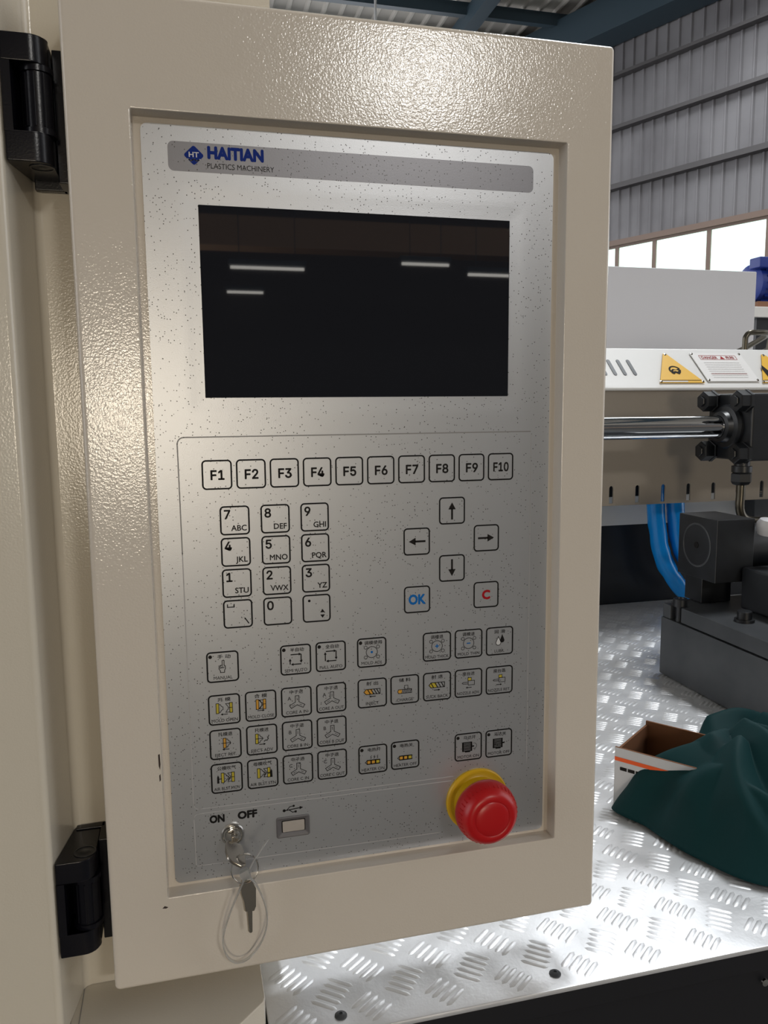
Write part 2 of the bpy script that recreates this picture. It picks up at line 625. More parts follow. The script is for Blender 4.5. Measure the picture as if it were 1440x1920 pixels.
# =====================================================================================
# FIXED MACHINE HOUSING AT THE LEFT
# =====================================================================================
hs = thing('machine_housing', (-0.45, 0.2, 0), 'cream painted machine housing with folded column left of the control panel', 'machine housing')


def ext(poly, z0, z1):
    return MB().prism(poly, z0, z1)


ext([(-0.9, 0.5), (-0.9, -0.0115), (-0.2115, -0.0115), (-0.2085, -0.0100), (-0.2072, -0.0070), (-0.2008, 0.0310), (-0.1990, 0.0338), (-0.1960, 0.0350), (-0.06, 0.035), (-0.06, 0.5)],
    1.135, 2.4).build('column', 'cream_paint_smooth', hs, smooth=50, wn=True)
ext([(-0.9, -0.0115), (-0.2115, -0.0115), (-0.2085, -0.0100), (-0.2072, -0.0070), (-0.2060, 0.0), (-0.2060, 0.034), (-0.9, 0.034)], 0.0, 1.1349).build('lower_column', 'cream_paint_smooth', hs, smooth=50)
ext([(-0.2058, 0.5), (-0.2058, -0.12), (-0.194, -0.114), (-0.106, -0.029), (-0.0865, -0.0105), (-0.0850, -0.006), (-0.085, 0.5)], 0.0, 1.1348).build('shelf', 'cream_paint_smooth', hs, smooth=30, bevel=0.0012)
MB().box(-0.2005, -0.2000, -0.10, 0.034, 1.1345, 1.1350).build('seam', 'ink_line', hs)


def hinge(z0, z1, label):
    t = thing('hinge', (-0.194, 0.02, z0), label, 'hinge', 'black hinges of the control panel box')
    zc = (z1 - z0)

    def body(za, zb, xr=-0.1840, R=0.009):
        poly = [(-0.2065, -0.009), (xr - R, -0.009)]
        for i in range(1, 7):
            a = math.radians(-90 + 90 * i / 6)
            poly.append((xr - R + R * math.cos(a), -0.009 + R + R * math.sin(a)))
        poly += [(xr, 0.0346), (-0.2000, 0.0346), (-0.2065, -0.004)]
        return ext(poly, za, zb)
    body(z0 + 0.24 * zc - 0.0005, z0 + 0.24 * zc).build('spacer', 'plastic_black', t)
    body(z0, z0 + 0.24 * zc).build('lower_knuckle', 'plastic_black', t, bevel=0.0008)
    body(z0 + 0.78 * zc, z1).build('upper_knuckle', 'plastic_black', t, bevel=0.0008)
    c = (-0.1905, 0.0015, z0 + 0.24 * zc)
    L = 0.54 * zc
    MB().lathe(c, (0, 0, 1), [(0.0086, 0.0), (0.0086, 0.003), (0.0076, 0.0032), (0.0076, L - 0.0032), (0.0086, L - 0.003), (0.0086, L)], 28).build('pin_barrel', 'plastic_black', t)
    for a in (-130, -95, -60):
        ca = math.radians(a)
        px, py = -0.1905 + 0.0077 * math.cos(ca), 0.0015 + 0.0077 * math.sin(ca)
        MB().tube([(px, py, c[2] + 0.004), (px, py, c[2] + L - 0.004)], 0.0005, 6).build('rib', 'plastic_black', t)
    MB().prism([(-0.2065, -0.009), (-0.2020, -0.009), (-0.2005, 0.012), (-0.1812, 0.020), (-0.1812, 0.0346), (-0.2000, 0.0346), (-0.2065, -0.004)], c[2], c[2] + L).build('back_web', 'plastic_black', t)
    MB().box(-0.1837, -0.1767, 0.012, 0.0346, z0 - 0.005, z1 + 0.001).build('leaf', 'plastic_black', t, bevel=0.0006)
    MB().box(-0.1990, -0.1812, 0.029, 0.0346, z0 - 0.005, z1 + 0.001).build('mount_leaf', 'plastic_black', t, bevel=0.0006)
    for zz, s in ((z0, -1), (z1, 1)):
        MB().lathe((-0.1905, 0.0015, zz - 0.0004 * s), (0, 0, s), [(0.0066, 0), (0.0066, 0.0008), (0.0056, 0.0008), (0.0056, 0.0005), (0.0030, 0.0005), (0.0024, 0.0009), (0.0001, 0.0009)], 24).build('pin_cap', 'cast_black', t)
    return t


hinge(1.6475, 1.7120, 'upper black plastic hinge left of the control panel')
hinge(1.1870, 1.2480, 'lower black plastic hinge left of the control panel')

# =====================================================================================
# CONTROL PANEL BOX
# =====================================================================================
PZ = 1.45
cp = thing('control_panel', (-0.014, 0.0, 1.1605), 'cream framed machine control panel with dark screen and many membrane keys', 'control panel')


def mmx(v):
    return v / 1000.0


def mmz(v):
    return PZ + v / 1000.0


def rr(x0, x1, z0, z1, r, y):
    return rrect(mmx(x0), mmx(x1), mmz(z0), mmz(z1), r / 1000, y / 1000)


bx = (-176.5, 148.8, -289.5, 287.5)


def ins(b, d):
    return (b[0] + d, b[1] - d, b[2] + d, b[3] - d)


op = (-142.6, 117.2, -232.8, 227.8)
MB().loft([rr(*ins(bx, 0), 3.2, 33), rr(*ins(bx, 0), 3.2, -8.2), rr(*ins(bx, 0.25), 3.0, -9.3), rr(*ins(bx, 0.9), 2.6, -10.2), rr(*ins(bx, 1.8), 2.0, -10.8), rr(*ins(bx, 3), 1.5, -11),
           rr(*ins(op, -1.0), 1.2, -11), rr(*ins(op, -0.3), 1.0, -10.7), rr(*ins(op, 0.0), 0.8, -10.0), rr(*ins(op, 0.0), 0.8, -0.6), rr(*ins(op, 0.4), 0.6, 0.0), rr(*ins(op, 14), 0.6, 0.0)], True, True).build('enclosure', 'cream_paint', cp, smooth=40, wn=True)

# film sheet with sunken screen window
fs = (-138.1, 113.0, -230.5, 224.4)
scr = (-108.2, 83.6, 72.4, 181.9)
Y0 = -0.7
MB().loft([rr(*fs, 4.0, 0.0), rr(*fs, 4.0, Y0), rr(*ins(scr, -11.0), 6.0, Y0), rr(*ins(scr, -8.5), 5.0, Y0 + 0.02), rr(*ins(scr, -5.0), 3.0, Y0 + 0.08), rr(*ins(scr, -1.5), 1.0, Y0 + 0.12), rr(*scr, 0.4, Y0 + 0.13), rr(*scr, 0.4, 0.2)]).build('film_sheet', 'silver_film', cp, smooth=0)
MB().loft([rr(*ins(scr, -0.5), 0.4, 0.15), rr(*scr, 0.4, -0.25)], True, True).build('screen', 'screen_glass', cp, smooth=0, label='dark switched off display')

SURF = Y0 / 1000 - 0.00002


def flat(cx=0, cz=0, lift=0.00005, y=SURF):
    return D2((mmx(cx), y, mmz(cz)), (1, 0, 0), (0, 0, 1), (0, -1, 0), 0.001, lift)


# header band with logo
hb = MB().loft([rr(-123.8, 99.2, 199.6, 215.7, 3.2, Y0 + 0.1), rr(-123.8, 99.2, 199.6, 215.7, 3.2, Y0 - 0.06)], False, True).build('header_band', 'grey_band', cp, smooth=30, label='grey header band with blue maker logo')
d = flat(0, 0, 0.00005, SURF - 0.00006)
cx, cz = -109.5, 208.6


def rdiamond(cx, cz, a, b, r=1.2):
    pts = []
    for ax, az in ((a, 0), (0, b), (-a, 0), (0, -b)):
        ang = math.atan2(az, ax)
        for t in (-50, -25, 0, 25, 50):
            q = ang + math.radians(t)
            f = (math.hypot(ax, az) - r * 1.25) / math.hypot(ax, az)
            pts.append((cx + ax * f + r * math.cos(q), cz + az * f + r * math.sin(q)))
    return pts


d.poly(rdiamond(cx, cz, 5.6, 5.4), 'ink_blue', 1)
d.text('HT', cx, cz - 1.0, 2.7, 'ink_white', 2, 0.035, width=5.6)
wv = [(cx - 3.3 + 6.6 * i / 16, cz - 2.6 + 0.42 * math.cos(i / 16 * 4 * math.pi)) for i in range(17)]
d.line(wv, 0.55, 'ink_white', 2)
d.text('HAITIAN', -102.0, 207.6, 6.1, 'ink_blue', 1, 0.10, 'L', width=32.0)
d.text('PLASTICS MACHINERY', -102.2, 202.0, 2.9, 'ink_dark', 1, 0.0, 'L', width=38.0)
d.build('logo', hb)

# printed field lines
d = flat()
d.line([(-121.5, 49.4), (99.5, 49.4)], 0.75, 'ink_line')
d.ring(-121.5, 45.4, 4.0, 0.75, 'ink_line', 2, 10, 90, 180)
d.line([(-125.5, 45.4), (-125.2, -20)], 0.75, 'ink_line')
d.line([(-125.2, -20), (-125.0, -179)], 0.6, 'ink_pale')
d.ring(-121.3, -179.2, 3.7, 0.6, 'ink_pale', 2, 10, 180, 270)
d.line([(-121.3, -182.9), (46, -182.9)], 0.6, 'ink_pale')
d.line([(100.2, 48), (100.2, -179)], 0.4, 'ink_pale')
d.line([(-122, -185.9), (45, -185.9)], 0.6, 'ink_pale')
d.ring(-122, -189, 3.1, 0.6, 'ink_pale', 2, 10, 90, 180)
d.line([(-125.1, -189), (-124.9, -220.6), (36, -222.0)], 0.6, 'ink_pale')
d.build('printed_line', cp)
d = flat()
d.text('ON', -111.0, -193.2, 4.6, 'ink_black', 1, 0.09, width=9.4)
d.text('OFF', -92.0, -192.9, 4.6, 'ink_black', 1, 0.09, width=12.4)
d.build('switch_lettering', cp)
d = flat()
d.line([(-69.0, -191.6), (-60, -190.9), (-58, -190.8)], 0.6)
d.poly([(-58.6, -189.7), (-56.2, -190.7), (-58.6, -191.9)])
d.disc(-68.6, -191.5, 1.0)
d.line([(-67, -191.4), (-64.8, -189.2), (-62.8, -189.0)], 0.5)
d.disc(-62.4, -189.0, 0.75)
d.line([(-65.5, -191.3), (-63.2, -193.2), (-61.8, -193.0)], 0.5)
d.rect(-61.9, -60.5, -193.7, -192.3)
d.build('usb_symbol', cp)

# ---------------------------------------------------------------- membrane keys
KH = 0.22   # how proud a key stands of the film, mm
KEYMESH = {}


def key(cx, cz, s, draw, label):
    me = KEYMESH.get(s)
    if me is None:
        h = s / 2
        o = MB().loft([rr(-h, h, -h, h, 2.6, Y0 + 0.1), rr(-h, h, -h, h, 2.6, Y0 - KH * .6), rr(-h + .5, h - .5, -h + .5, h - .5, 2.2, Y0 - KH)], False, True).build('membrane_key', 'silver_film', cp, smooth=0)
        KEYMESH[s] = (o, o.data)
        b = flat(0, 0, 0.00004, SURF - KH / 1000)
        b.rring(-h + .02, h - .02, -h + .02, h - .02, 2.6, 0.95, 'ink_black')
        ob = b.build('key_border', cp)
        KEYMESH[(s, 'b')] = ob.data
        bpy.data.objects.remove(ob)
    else:
        o = bpy.data.objects.new('membrane_key', me[1])
        COL.objects.link(o)
        o.parent = cp
    o.location = (mmx(cx), 0, cz / 1000)
    ORG[o] = ORG[cp] + Vector(o.location)
    o['label'] = label
    b = bpy.data.objects.new('key_border', KEYMESH[(s, 'b')])
    COL.objects.link(b)
    b.parent = o
    ORG[b] = ORG[o]
    d = flat(cx, cz, 0.00004, SURF - KH / 1000)
    d.gain = 1.35
    draw(d)
    d.build('key_legend', o)
    return o


# function row
for i in range(10):
    x = -103.2 + i * 20.22
    key(x, 26.8, 17.9, lambda d, i=i: d.text('F%d' % (i + 1), 0.3, -2.9, 5.5, 'ink_dark', 1, 0.042, width=(8.3 if i < 9 else 10.8)), 'F%d function key' % (i + 1))

num = [[('7', 'ABC'), ('8', 'DEF'), ('9', 'GHI')], [('4', 'JKL'), ('5', 'MNO'), ('6', 'PQR')], [('1', 'STU'), ('2', 'VWX'), ('3', 'YZ')], [(None, None), ('0', ''), ('.', '')]]


def numleg(d, a, b):
    if a is None:
        d.line([(-6.2, 6.1), (-6.2, 4.5), (-2.2, 4.5), (-2.2, 6.1)], 0.45)
        d.line([(4.2, -3.0), (6.3, -6.2)], 0.5)
    elif a == '.':
        d.disc(-4.6, 5.0, 0.85)
        d.poly([(2.2, -2.9), (5.2, -2.9), (3.7, -0.7)])
        d.poly([(2.2, -4.3), (5.2, -4.3), (3.7, -6.5)])
    else:
        d.text(a, -4.5, 1.1, 5.3, 'ink_dark', 1, 0.038)
        if b:
            d.text(b, 7.0, -6.3, 3.3, 'ink_dark', 1, 0.035, 'R', maxw=11)


for r in range(4):
    for c in range(3):
        a, b = num[r][c]
        key(-93.6 + 24.45 * c, -1.2 - 19.35 * r, 17.9, lambda d, a=a, b=b: numleg(d, a, b), ('number key %s' % a) if a and a != '.' else ('space and backslash key' if a is None else 'decimal point key'))

for (x, z, dx, dz, nm) in ((45.3, -0.9, 0, 1, 'up'), (21.35, -20.0, -1, 0, 'left'), (69.2, -20.0, 1, 0, 'right'), (45.3, -38.8, 0, -1, 'down')):
    key(x, z, 17.9, lambda d, dx=dx, dz=dz: d.arrow(-5.2 * dx, -5.2 * dz, 5.4 * dx, 5.4 * dz, 1.3, 4.6, 'ink_dark'), 'arrow %s key' % nm)
key(21.4, -58.2, 17.9, lambda d: d.text('OK', 0, -3.0, 6.0, 'ink_cyan', 1, 0.075, width=11.6), 'OK key in blue')
key(69.3, -58.2, 17.9, lambda d: d.text('C', 0, -2.9, 5.6, 'ink_red', 1, 0.085), 'C key in red')


# icon pieces (key-local millimetres)
def die_l(d, x, y, c='ink_yellow', s=1):
    """platen with a domed core facing s"""
    d.rect(min(x, x + 1.7 * s), max(x, x + 1.7 * s), y - 3.2, y + 3.2, c, 1)
    d.line([(x, y - 3.2), (x + 1.7 * s, y - 3.2), (x + 1.7 * s, y + 3.2), (x, y + 3.2)], 0.28, closed=True)
    d.line([(x + 1.7 * s, y + 2.5), (x + 2.6 * s, y + 2.5), (x + 3.2 * s, y + 1.3), (x + 4.2 * s, y + 0.8), (x + 4.2 * s, y - 0.8), (x + 3.2 * s, y - 1.3), (x + 2.6 * s, y - 2.5), (x + 1.7 * s, y - 2.5)], 0.28)


def die_f(d, x, y, c='ink_yellow', s=-1):
    """platen with a hollow cavity facing s"""
    d.rect(min(x, x - 1.7 * s), max(x, x - 1.7 * s), y - 3.2, y + 3.2, c, 1)
    d.line([(x, y - 3.2), (x - 1.7 * s, y - 3.2), (x - 1.7 * s, y + 3.2), (x, y + 3.2)], 0.28, closed=True)
    d.line([(x, y + 2.8), (x + 2.4 * s, y + 2.8), (x + 1.5 * s, y + 1.4), (x + 0.9 * s, y + 0.9), (x + 0.9 * s, y - 0.9), (x + 1.5 * s, y - 1.4), (x + 2.4 * s, y - 2.8), (x, y - 2.8)], 0.28)
    d.line([(x - 1.7 * s, y), (x + 0.9 * s, y)], 0.28)


def ic_hand(d):
    d.line([(-0.3, 3.9), (0.5, 4.2), (0.9, 3.8), (0.8, 0.9), (1.5, 0.4), (1.6, -1.2), (1.0, -2.4), (1.0, -3.6), (-1.5, -3.6), (-1.5, -2.6), (-2.3, -1.2), (-2.2, 0.0), (-1.5, 0.9), (-0.3, 1.1)], 0.32, closed=True)
    d.line([(-2.1, -0.4), (-1.2, -0.9), (-0.6, -0.4), (0.1, -0.8), (0.8, -0.2)], 0.28)
    d.line([(-1.3, 0.8), (-1.1, -0.6)], 0.25)
    d.line([(-0.3, 1.0), (-0.1, -0.5)], 0.25)


def ic_cycle(full):
    def f(d):
        d.arrow(-2.9, 3.4, 3.6, 3.4, 0.5, 1.7)
        d.arrow(3.4, 3.2, 3.4, -2.4, 0.5, 1.7)
        d.arrow(3.2, -3.0, -3.2, -3.0, 0.5, 1.7)
        d.arrow(-3.6, -2.6, -3.6, 3.0 if full else 0.9, 0.5, 1.7)
    return f


def ic_ring(k):
    def f(d):
        d.ring(0, 0.2, 3.7, 0.3)
        for sx in (-1, 1):
            for sy in (-1, 1):
                d.ring(sx * 4.1, 0.2 + sy * 3.3, 1.05, 0.25, n=14)
        if k == 'dot':
            d.disc(0, 0.2, 0.8, 'ink_cyan')
        if k in '+-':
            d.rect(-1.3, 1.3, -0.15, 0.55, 'ink_cyan')
        if k == '+':
            d.rect(-0.35, 0.35, -1.1, 1.5, 'ink_cyan', 2)
    return f


def drop(cx, cy, r, h):
    pts = [(cx, cy + h)]
    for i in range(13):
        a = math.radians(35 - 250 * i / 12)
        pts.append((cx + r * math.cos(a), cy + r * math.sin(a)))
    return pts


def ic_lubr(d):
    d.poly(drop(1.9, 0.3, 1.6, 4.3), 'ink_black', 1)
    d.poly(drop(-0.9, -1.2, 1.8, 4.3), 'ink_white', 2)
    d.line(drop(-0.9, -1.2, 1.8, 4.3), 0.3, 'ink_black', 3, closed=True)


def ic_core(ch):
    def f(d):
        pts = []
        w = 1.15
        for k in range(3):
            a = math.radians(90 - 120 * k)
            ux, uy = math.cos(a), math.sin(a)
            vx, vy = -uy, ux
            L = 5.0
            pts += [(ux * L + vx * w, uy * L + vy * w), (ux * L - vx * w, uy * L - vy * w)]
            b = math.radians(90 - 120 * k - 60)
            pts.append((math.cos(b) * w * 1.155, math.sin(b) * w * 1.155))
        d.line([(x + 0.4, y * .95 - 0.9) for x, y in pts], 0.3, closed=True)
        d.line([(0.4, 2.6), (0.4, 0.9)], 0.2)
        d.line([(-1.2, -1.8), (-2.8, -2.7)], 0.2)
        d.line([(2.0, -1.8), (3.4, -2.6)], 0.2)
        d.text(ch, -4.5, 1.2, 2.3, 'ink_black', 1, 0.01)
    return f


def screw(d, y, c, n):
    d.poly([(-5.6, y), (-4.2, y + 1.7), (-0.4, y + 1.7), (-0.4, y - 1.7), (-4.2, y - 1.7)] if n else [(-5.6, y), (-4.2, y + 1.7), (0.2, y + 1.7), (0.2, y - 1.7), (-4.2, y - 1.7)], c, 1)
    d.line([(-5.6, y), (-4.2, y + 1.7), (5.2, y + 1.7), (5.2, y - 1.7), (-4.2, y - 1.7)], 0.35, closed=True)
    for x in ((-3.4, -0.6, 1.6, 3.8) if n else (-2.2, 0.0, 2.0, 3.8)):
        d.line([(x - 0.9, y + 1.6), (x + 0.9, y - 1.6)], 0.45)


def ic_inject(d):
    screw(d, 0.9, 'ink_orange', 0)
    d.arrow(2.0, -2.3, -2.2, -2.3, 0.4, 1.4)


def ic_suck(d):
    screw(d, 0.9, 'ink_yellow', 1)
    d.arrow(-2.0, -2.5, 2.2, -2.5, 0.4, 1.4)


def ic_charge(d):
    y = -1.2
    d.poly([(-4.9, y), (-4.3, y + 1.3), (-2.0, y + 1.3), (-2.0, y - 1.3), (-4.3, y - 1.3)], 'ink_orange', 1)
    d.line([(-4.9, y), (-4.3, y + 1.3), (4.6, y + 1.3), (4.6, y - 1.3), (-4.3, y - 1.3)], 0.3, closed=True)
    for i in range(6):
        x = -1.6 + i * 1.1
        d.line([(x - 0.5, y - 1.2), (x + 0.5, y + 1.2)], 0.3)
    d.line([(-0.2, y + 3.9), (-0.2, y + 2.0), (0.6, y + 1.3), (1.4, y + 1.3), (2.1, y + 2.0), (2.1, y + 3.9)], 0.25, closed=True)


def ic_nozzle(s):
    def f(d):
        d.rect(-0.4, 2.0, 1.6, 3.6, 'ink_yellow', 1)
        d.line([(-0.4, 1.6), (2.0, 1.6), (2.0, 3.6), (-0.4, 3.6)], 0.25, closed=True)
        d.line([(-0.2, 1.5), (-0.2, -1.5), (4.2, -1.5), (4.2, 1.5)], 0.28, closed=True)
        d.line([(-0.2, 0.6), (-3.8, 0.5), (-4.5, 0), (-3.8, -0.5), (-0.2, -0.6)], 0.28)
        d.arrow(-2 * s, -3.2, 2 * s, -3.2, 0.35, 1.3)
    return f


def ic_open(d):
    die_l(d, -5.0, 0.9)
    die_f(d, 3.3, 0.9)
    d.arrow(1.8, -3.1, -2.4, -3.1, 0.35, 1.4)


def ic_close(d):
    die_l(d, -3.0, 0.9, 'ink_orange')
    die_f(d, 1.4, 0.9, 'ink_orange')
    d.arrow(-2.0, -3.1, 2.3, -3.1, 0.35, 1.4)


def ic_eret(d):
    die_l(d, -1.4, 0.6, 'ink_orange')
    d.line([(-2.4, 0.6), (3.2, 0.6)], 0.3)
    d.arrow(2.0, -3.5, -2.2, -3.5, 0.35, 1.4)


def ic_eadv(d):
    die_l(d, -4.0, 0.8)
    d.line([(-4.0, 0.8), (1.0, 0.8)], 0.3)
    d.line([(1.4, -1.2), (2.4, -0.5), (3.2, -0.8), (4.0, 0.4), (3.6, 1.0), (4.4, 2.4)], 0.35)
    d.arrow(-1.6, -3.0, 2.4, -3.0, 0.35, 1.4)


def ic_air(s):
    def f(d):
        die_l(d, -3.4, 0.2, 'ink_yellow')
        die_f(d, 3.0, 0.2, 'ink_yellow')
        d.line([(0.4, 1.2), (1.8, -0.2), (0.6, -1.6)], 0.3)
        x = -5.4 * s
        d.poly([(x - 0.7, -3.2), (x + 0.7, -3.2), (x + 0.6, 0.8), (x, 2.4), (x - 0.6, 0.8)], 'ink_black', 1)
        d.line([(x, -0.4), (x + 2.0 * s, -0.4)], 0.4)
    return f


def barrel(d, y):
    d.line([(-5.3, y), (-4.0, y + 1.1), (-4.0, y - 1.1)], 0.3, closed=True)
    for i in range(3):
        x = -4.0 + i * 3.0
        d.rect(x, x + 2.5, y - 1.4, y + 1.4, 'ink_orange' if i < 2 else 'ink_yellow', 1)
        d.line([(x, y - 1.4), (x + 2.5, y - 1.4), (x + 2.5, y + 1.4), (x, y + 1.4)], 0.35, closed=True)
    d.line([(-4, y + 1.1), (5, y + 1.1)], 0.25)
    d.line([(-4, y - 1.1), (5, y - 1.1)], 0.25)


def ic_heat(on):
    def f(d):
        barrel(d, -2.0)
        if on:
            for i in range(3):
                x = -1.6 + i * 2.2
                d.line([(x, 0.3), (x + 0.6, 0.9), (x, 1.6), (x + 0.6, 2.4)], 0.25)
    return f


def ic_motor(on):
    def f(d):
        for i in range(7):
            yy = -3.0 + i * 1.0
            d.line([(-4.0, yy), (2.2, yy)], 0.55, 'ink_black', 1)
        d.rect(-4.4, -3.4, -3.2, 3.2)
        d.rect(1.8, 2.8, -3.2, 3.2)
        d.rect(2.8, 4.2, -0.5, 0.5)
        d.rect(-2.4, 1.4, -4.0, -3.0)
        if on:
            d.ring(4.0, 0.2, 2.0, 0.2, n=12, a0=-110, a1=110)
    return f


def low(cx, cz, cjk, icon, en, led=False):
    def draw(d):
        d.text(cjk, 0.9 if led else 0, 5.2, 2.6, 'ink_black', 1, 0.022, width=(2.9 * len(cjk.replace(' ', '')) + (2.2 if ' ' in cjk else 0)), capref=False)
        icon(d)
        d.text(en, 0, -7.9, 1.95, 'ink_black', 1, 0.010, maxw=16.2)
        if led:
            d.disc(-7.4, 6.7, 1.15, 'ink_dark')
    key(cx, cz, 19.7, draw, en.lower() + ' key')


low(-104.0, -92.0, '手 动', ic_hand, 'MANUAL', True)
low(-58.7, -91.5, '半自动', ic_cycle(False), 'SEMI AUTO', True)
low(-36.2, -91.3, '全自动', ic_cycle(True), 'FULL AUTO', True)
low(-9.3, -91.1, '调模使用', ic_ring('dot'), 'MOLD ADJ.', True)
low(34.95, -90.9, '调模退', ic_ring('+'), 'MOLD THICK')
low(57.1, -90.8, '调模进', ic_ring('-'), 'MOLD THIN')
low(79.25, -90.8, '润 滑', ic_lubr, 'LUBR.')
low(-104.0, -119.5, '开 模', ic_open, 'MOLD OPEN')
low(-81.4, -119.4, '合 模', ic_close, 'MOLD CLOSE')
low(-58.9, -119.1, '中子进', ic_core('A'), 'CORE A IN')
low(-36.4, -118.8, '中子退', ic_core('A'), 'CORE A OUT')
low(-9.3, -118.4, '射 出', ic_inject, 'INJECT')
low(12.7, -118.2, '储 料', ic_charge, 'CHARGE')
low(35.0, -118.2, '射 退', ic_suck, 'SUCK BACK')
low(57.15, -118.1, '座台进', ic_nozzle(-1), 'NOZZLE ADV.')
low(79.3, -118.1, '座台退', ic_nozzle(1), 'NOZZLE RET.')
low(-104.0, -142.0, '托模退', ic_eret, 'EJECT RET.')
low(-81.4, -141.8, '托模进', ic_eadv, 'EJECT ADV')
low(-58.9, -141.5, '中子进', ic_core('B'), 'CORE B IN')
low(-36.5, -141.3, '中子退', ic_core('B'), 'CORE B OUT')
low(-104.0, -164.3, '公模吹气', ic_air(1), 'AIR BLST.MOV')
low(-81.5, -164.2, '母模吹气', ic_air(-1), 'AIR BLST.STN')
low(-59.0, -164.0, '中子进', ic_core('C'), 'CORE C IN')
low(-36.6, -163.8, '中子退', ic_core('C'), 'CORE C OUT')
low(-9.4, -163.6, '电热开', ic_heat(True), 'HEATER ON', True)
low(12.7, -163.3, '电热关', ic_heat(False), 'HEATER OFF', True)
low(57.2, -163.0, '马达开', ic_motor(True), 'MOTOR ON', True)
low(79.4, -163.0, '马达关', ic_motor(False), 'MOTOR OFF', True)

# ---------------------------------------------------------------- lock, USB socket, emergency stop
lc = (mmx(-101.7), SURF, mmz(-202.2))
lk = MB().lathe(lc, (0, -1, 0), [(0.0074, -0.0004), (0.0074, 0.0012), (0.0068, 0.0022), (0.0062, 0.0024), (0.0058, 0.0020), (0.0050, 0.0020), (0.0047, 0.0032), (0.0040, 0.0034), (0.0001, 0.0034)], 36).build('key_switch', 'chrome', cp, smooth=25)
MB().box(lc[0] - 0.0007, lc[0] + 0.0007, lc[1] - 0.0036, lc[1] - 0.0030, lc[2] - 0.0032, lc[2] + 0.0032).build('keyway', 'ink_black', lk)

ub = MB().loft([rr(-73.9, -52.3, -209.7, -195.7, 1.4, Y0 + 0.1), rr(-73.9, -52.3, -209.7, -195.7, 1.4, Y0 - 0.7), rr(-73.3, -52.9, -209.1, -196.3, 1.0, Y0 - 1.0),
                rr(-70.6, -55.0, -206.6, -198.2, 0.6, Y0 - 0.2), rr(-70.4, -55.2, -206.4, -198.4, 0.6, Y0 + 0.0)], False, True).build('usb_socket', 'usb_grey', cp, smooth=30)
MB().loft([rr(-69.9, -55.7, -206.0, -198.8, 0.5, Y0 + 0.0), rr(-69.9, -55.7, -206.0, -198.8, 0.5, Y0 - 0.5)], False, True).build('flap', 'usb_flap', ub, smooth=30)

ec = (mmx(63.5), SURF, mmz(-201.5))
cap = MB()
cap.lathe(ec, (0, -1, 0), [(0.0150, 0.010), (0.0195, 0.0125), (0.0207, 0.0140), (0.0211, 0.0165), (0.0208, 0.0195), (0.0200, 0.0225), (0.0188, 0.0255), (0.0172, 0.0278), (0.0150, 0.0290), (0.0125, 0.0292), (0.0118, 0.0288), (0.0110, 0.0293), (0.0070, 0.0298), (0.0001, 0.0300)], 56)
es = cap.build('emergency_stop', 'plastic_red', cp, smooth=40, label='red mushroom emergency stop button')
cl = MB().lathe(ec, (0, -1, 0), [(0.0222, -0.0004), (0.0222, 0.0014), (0.0214, 0.0022), (0.0178, 0.0026), (0.0172, 0.0030), (0.0168, 0.0100), (0.0150, 0.0112), (0.0100, 0.0112)], 56).build('collar', 'plastic_yellow', es, smooth=35, label='yellow collar ring')
for i in range(40):
    a = 2 * math.pi * i / 40
    c, s_ = math.cos(a), math.sin(a)
    if i % 1 == 0:
        mbx = MB()
        p0 = Vector((ec[0] + 0.0203 * c, ec[1] - 0.0205, ec[2] + 0.0203 * s_))
        p1 = Vector((ec[0] + 0.0193 * c, ec[1] - 0.0240, ec[2] + 0.0193 * s_))
        mbx.tube([p0, p1], 0.00055, 5)
        mbx.build('grip_rib', 'plastic_red', es)

# paint chips on the frame
d = flat(0, 0, 0.00003, -0.011)
d.poly([(-144.4, -139.8), (-143.4, -139.4), (-143.2, -146), (-143.6, -149.5), (-144.3, -147)], 'chip_dark')
d.poly([(-144.3, -153), (-143.5, -152), (-143.4, -156), (-144.2, -157)], 'chip_dark')
d.poly([(-146.3, -239.2), (-144.8, -237.8), (-142.6, -238.9), (-144.0, -239.6)], 'chip_dark')
d.build('paint_chip', cp)

# ---------------------------------------------------------------- keys, ring and cable tie hanging from the lock
KY = -0.024


def kp(x, z, y=KY):
    return Vector((mmx(x), y, mmz(z)))


k1 = thing('key', (lc[0], lc[1] - 0.003, lc[2] - 0.012), 'flat metal key standing in the panel lock switch', 'key', 'keys of the panel lock')
# blade inside the lock, bow turned nearly horizontal toward the viewer
MB().box(lc[0] - 0.0011, lc[0] + 0.0011, lc[1] - 0.0100, lc[1] - 0.0034, lc[2] - 0.0030, lc[2] + 0.0030).build('blade', 'key_brass', k1, bevel=0.0003)
bow = [(-0.0052, 0.010), (-0.0062, 0.013), (-0.0068, 0.019), (-0.0058, 0.024), (-0.0028, 0.0265), (0.0032, 0.0275), (0.0062, 0.0245), (0.0064, 0.017), (0.0048, 0.010)]
bz = Vector((math.cos(math.radians(-28)), 0, math.sin(math.radians(-28))))
bn = Vector((-bz.z, 0, bz.x))
bo = Vector((lc[0] + 0.0004, lc[1], lc[2] - 0.0012))
mb = MB()
mb.loft([[bo + bz * a + Vector((0, -b, 0)) + bn * t + Vector((0, 0, -0.26 * (b - 0.010))) for a, b in bow] for t in (-0.0009, 0.0009)], True, True)
mb.build('bow', 'key_brass', k1, bevel=0.0004)

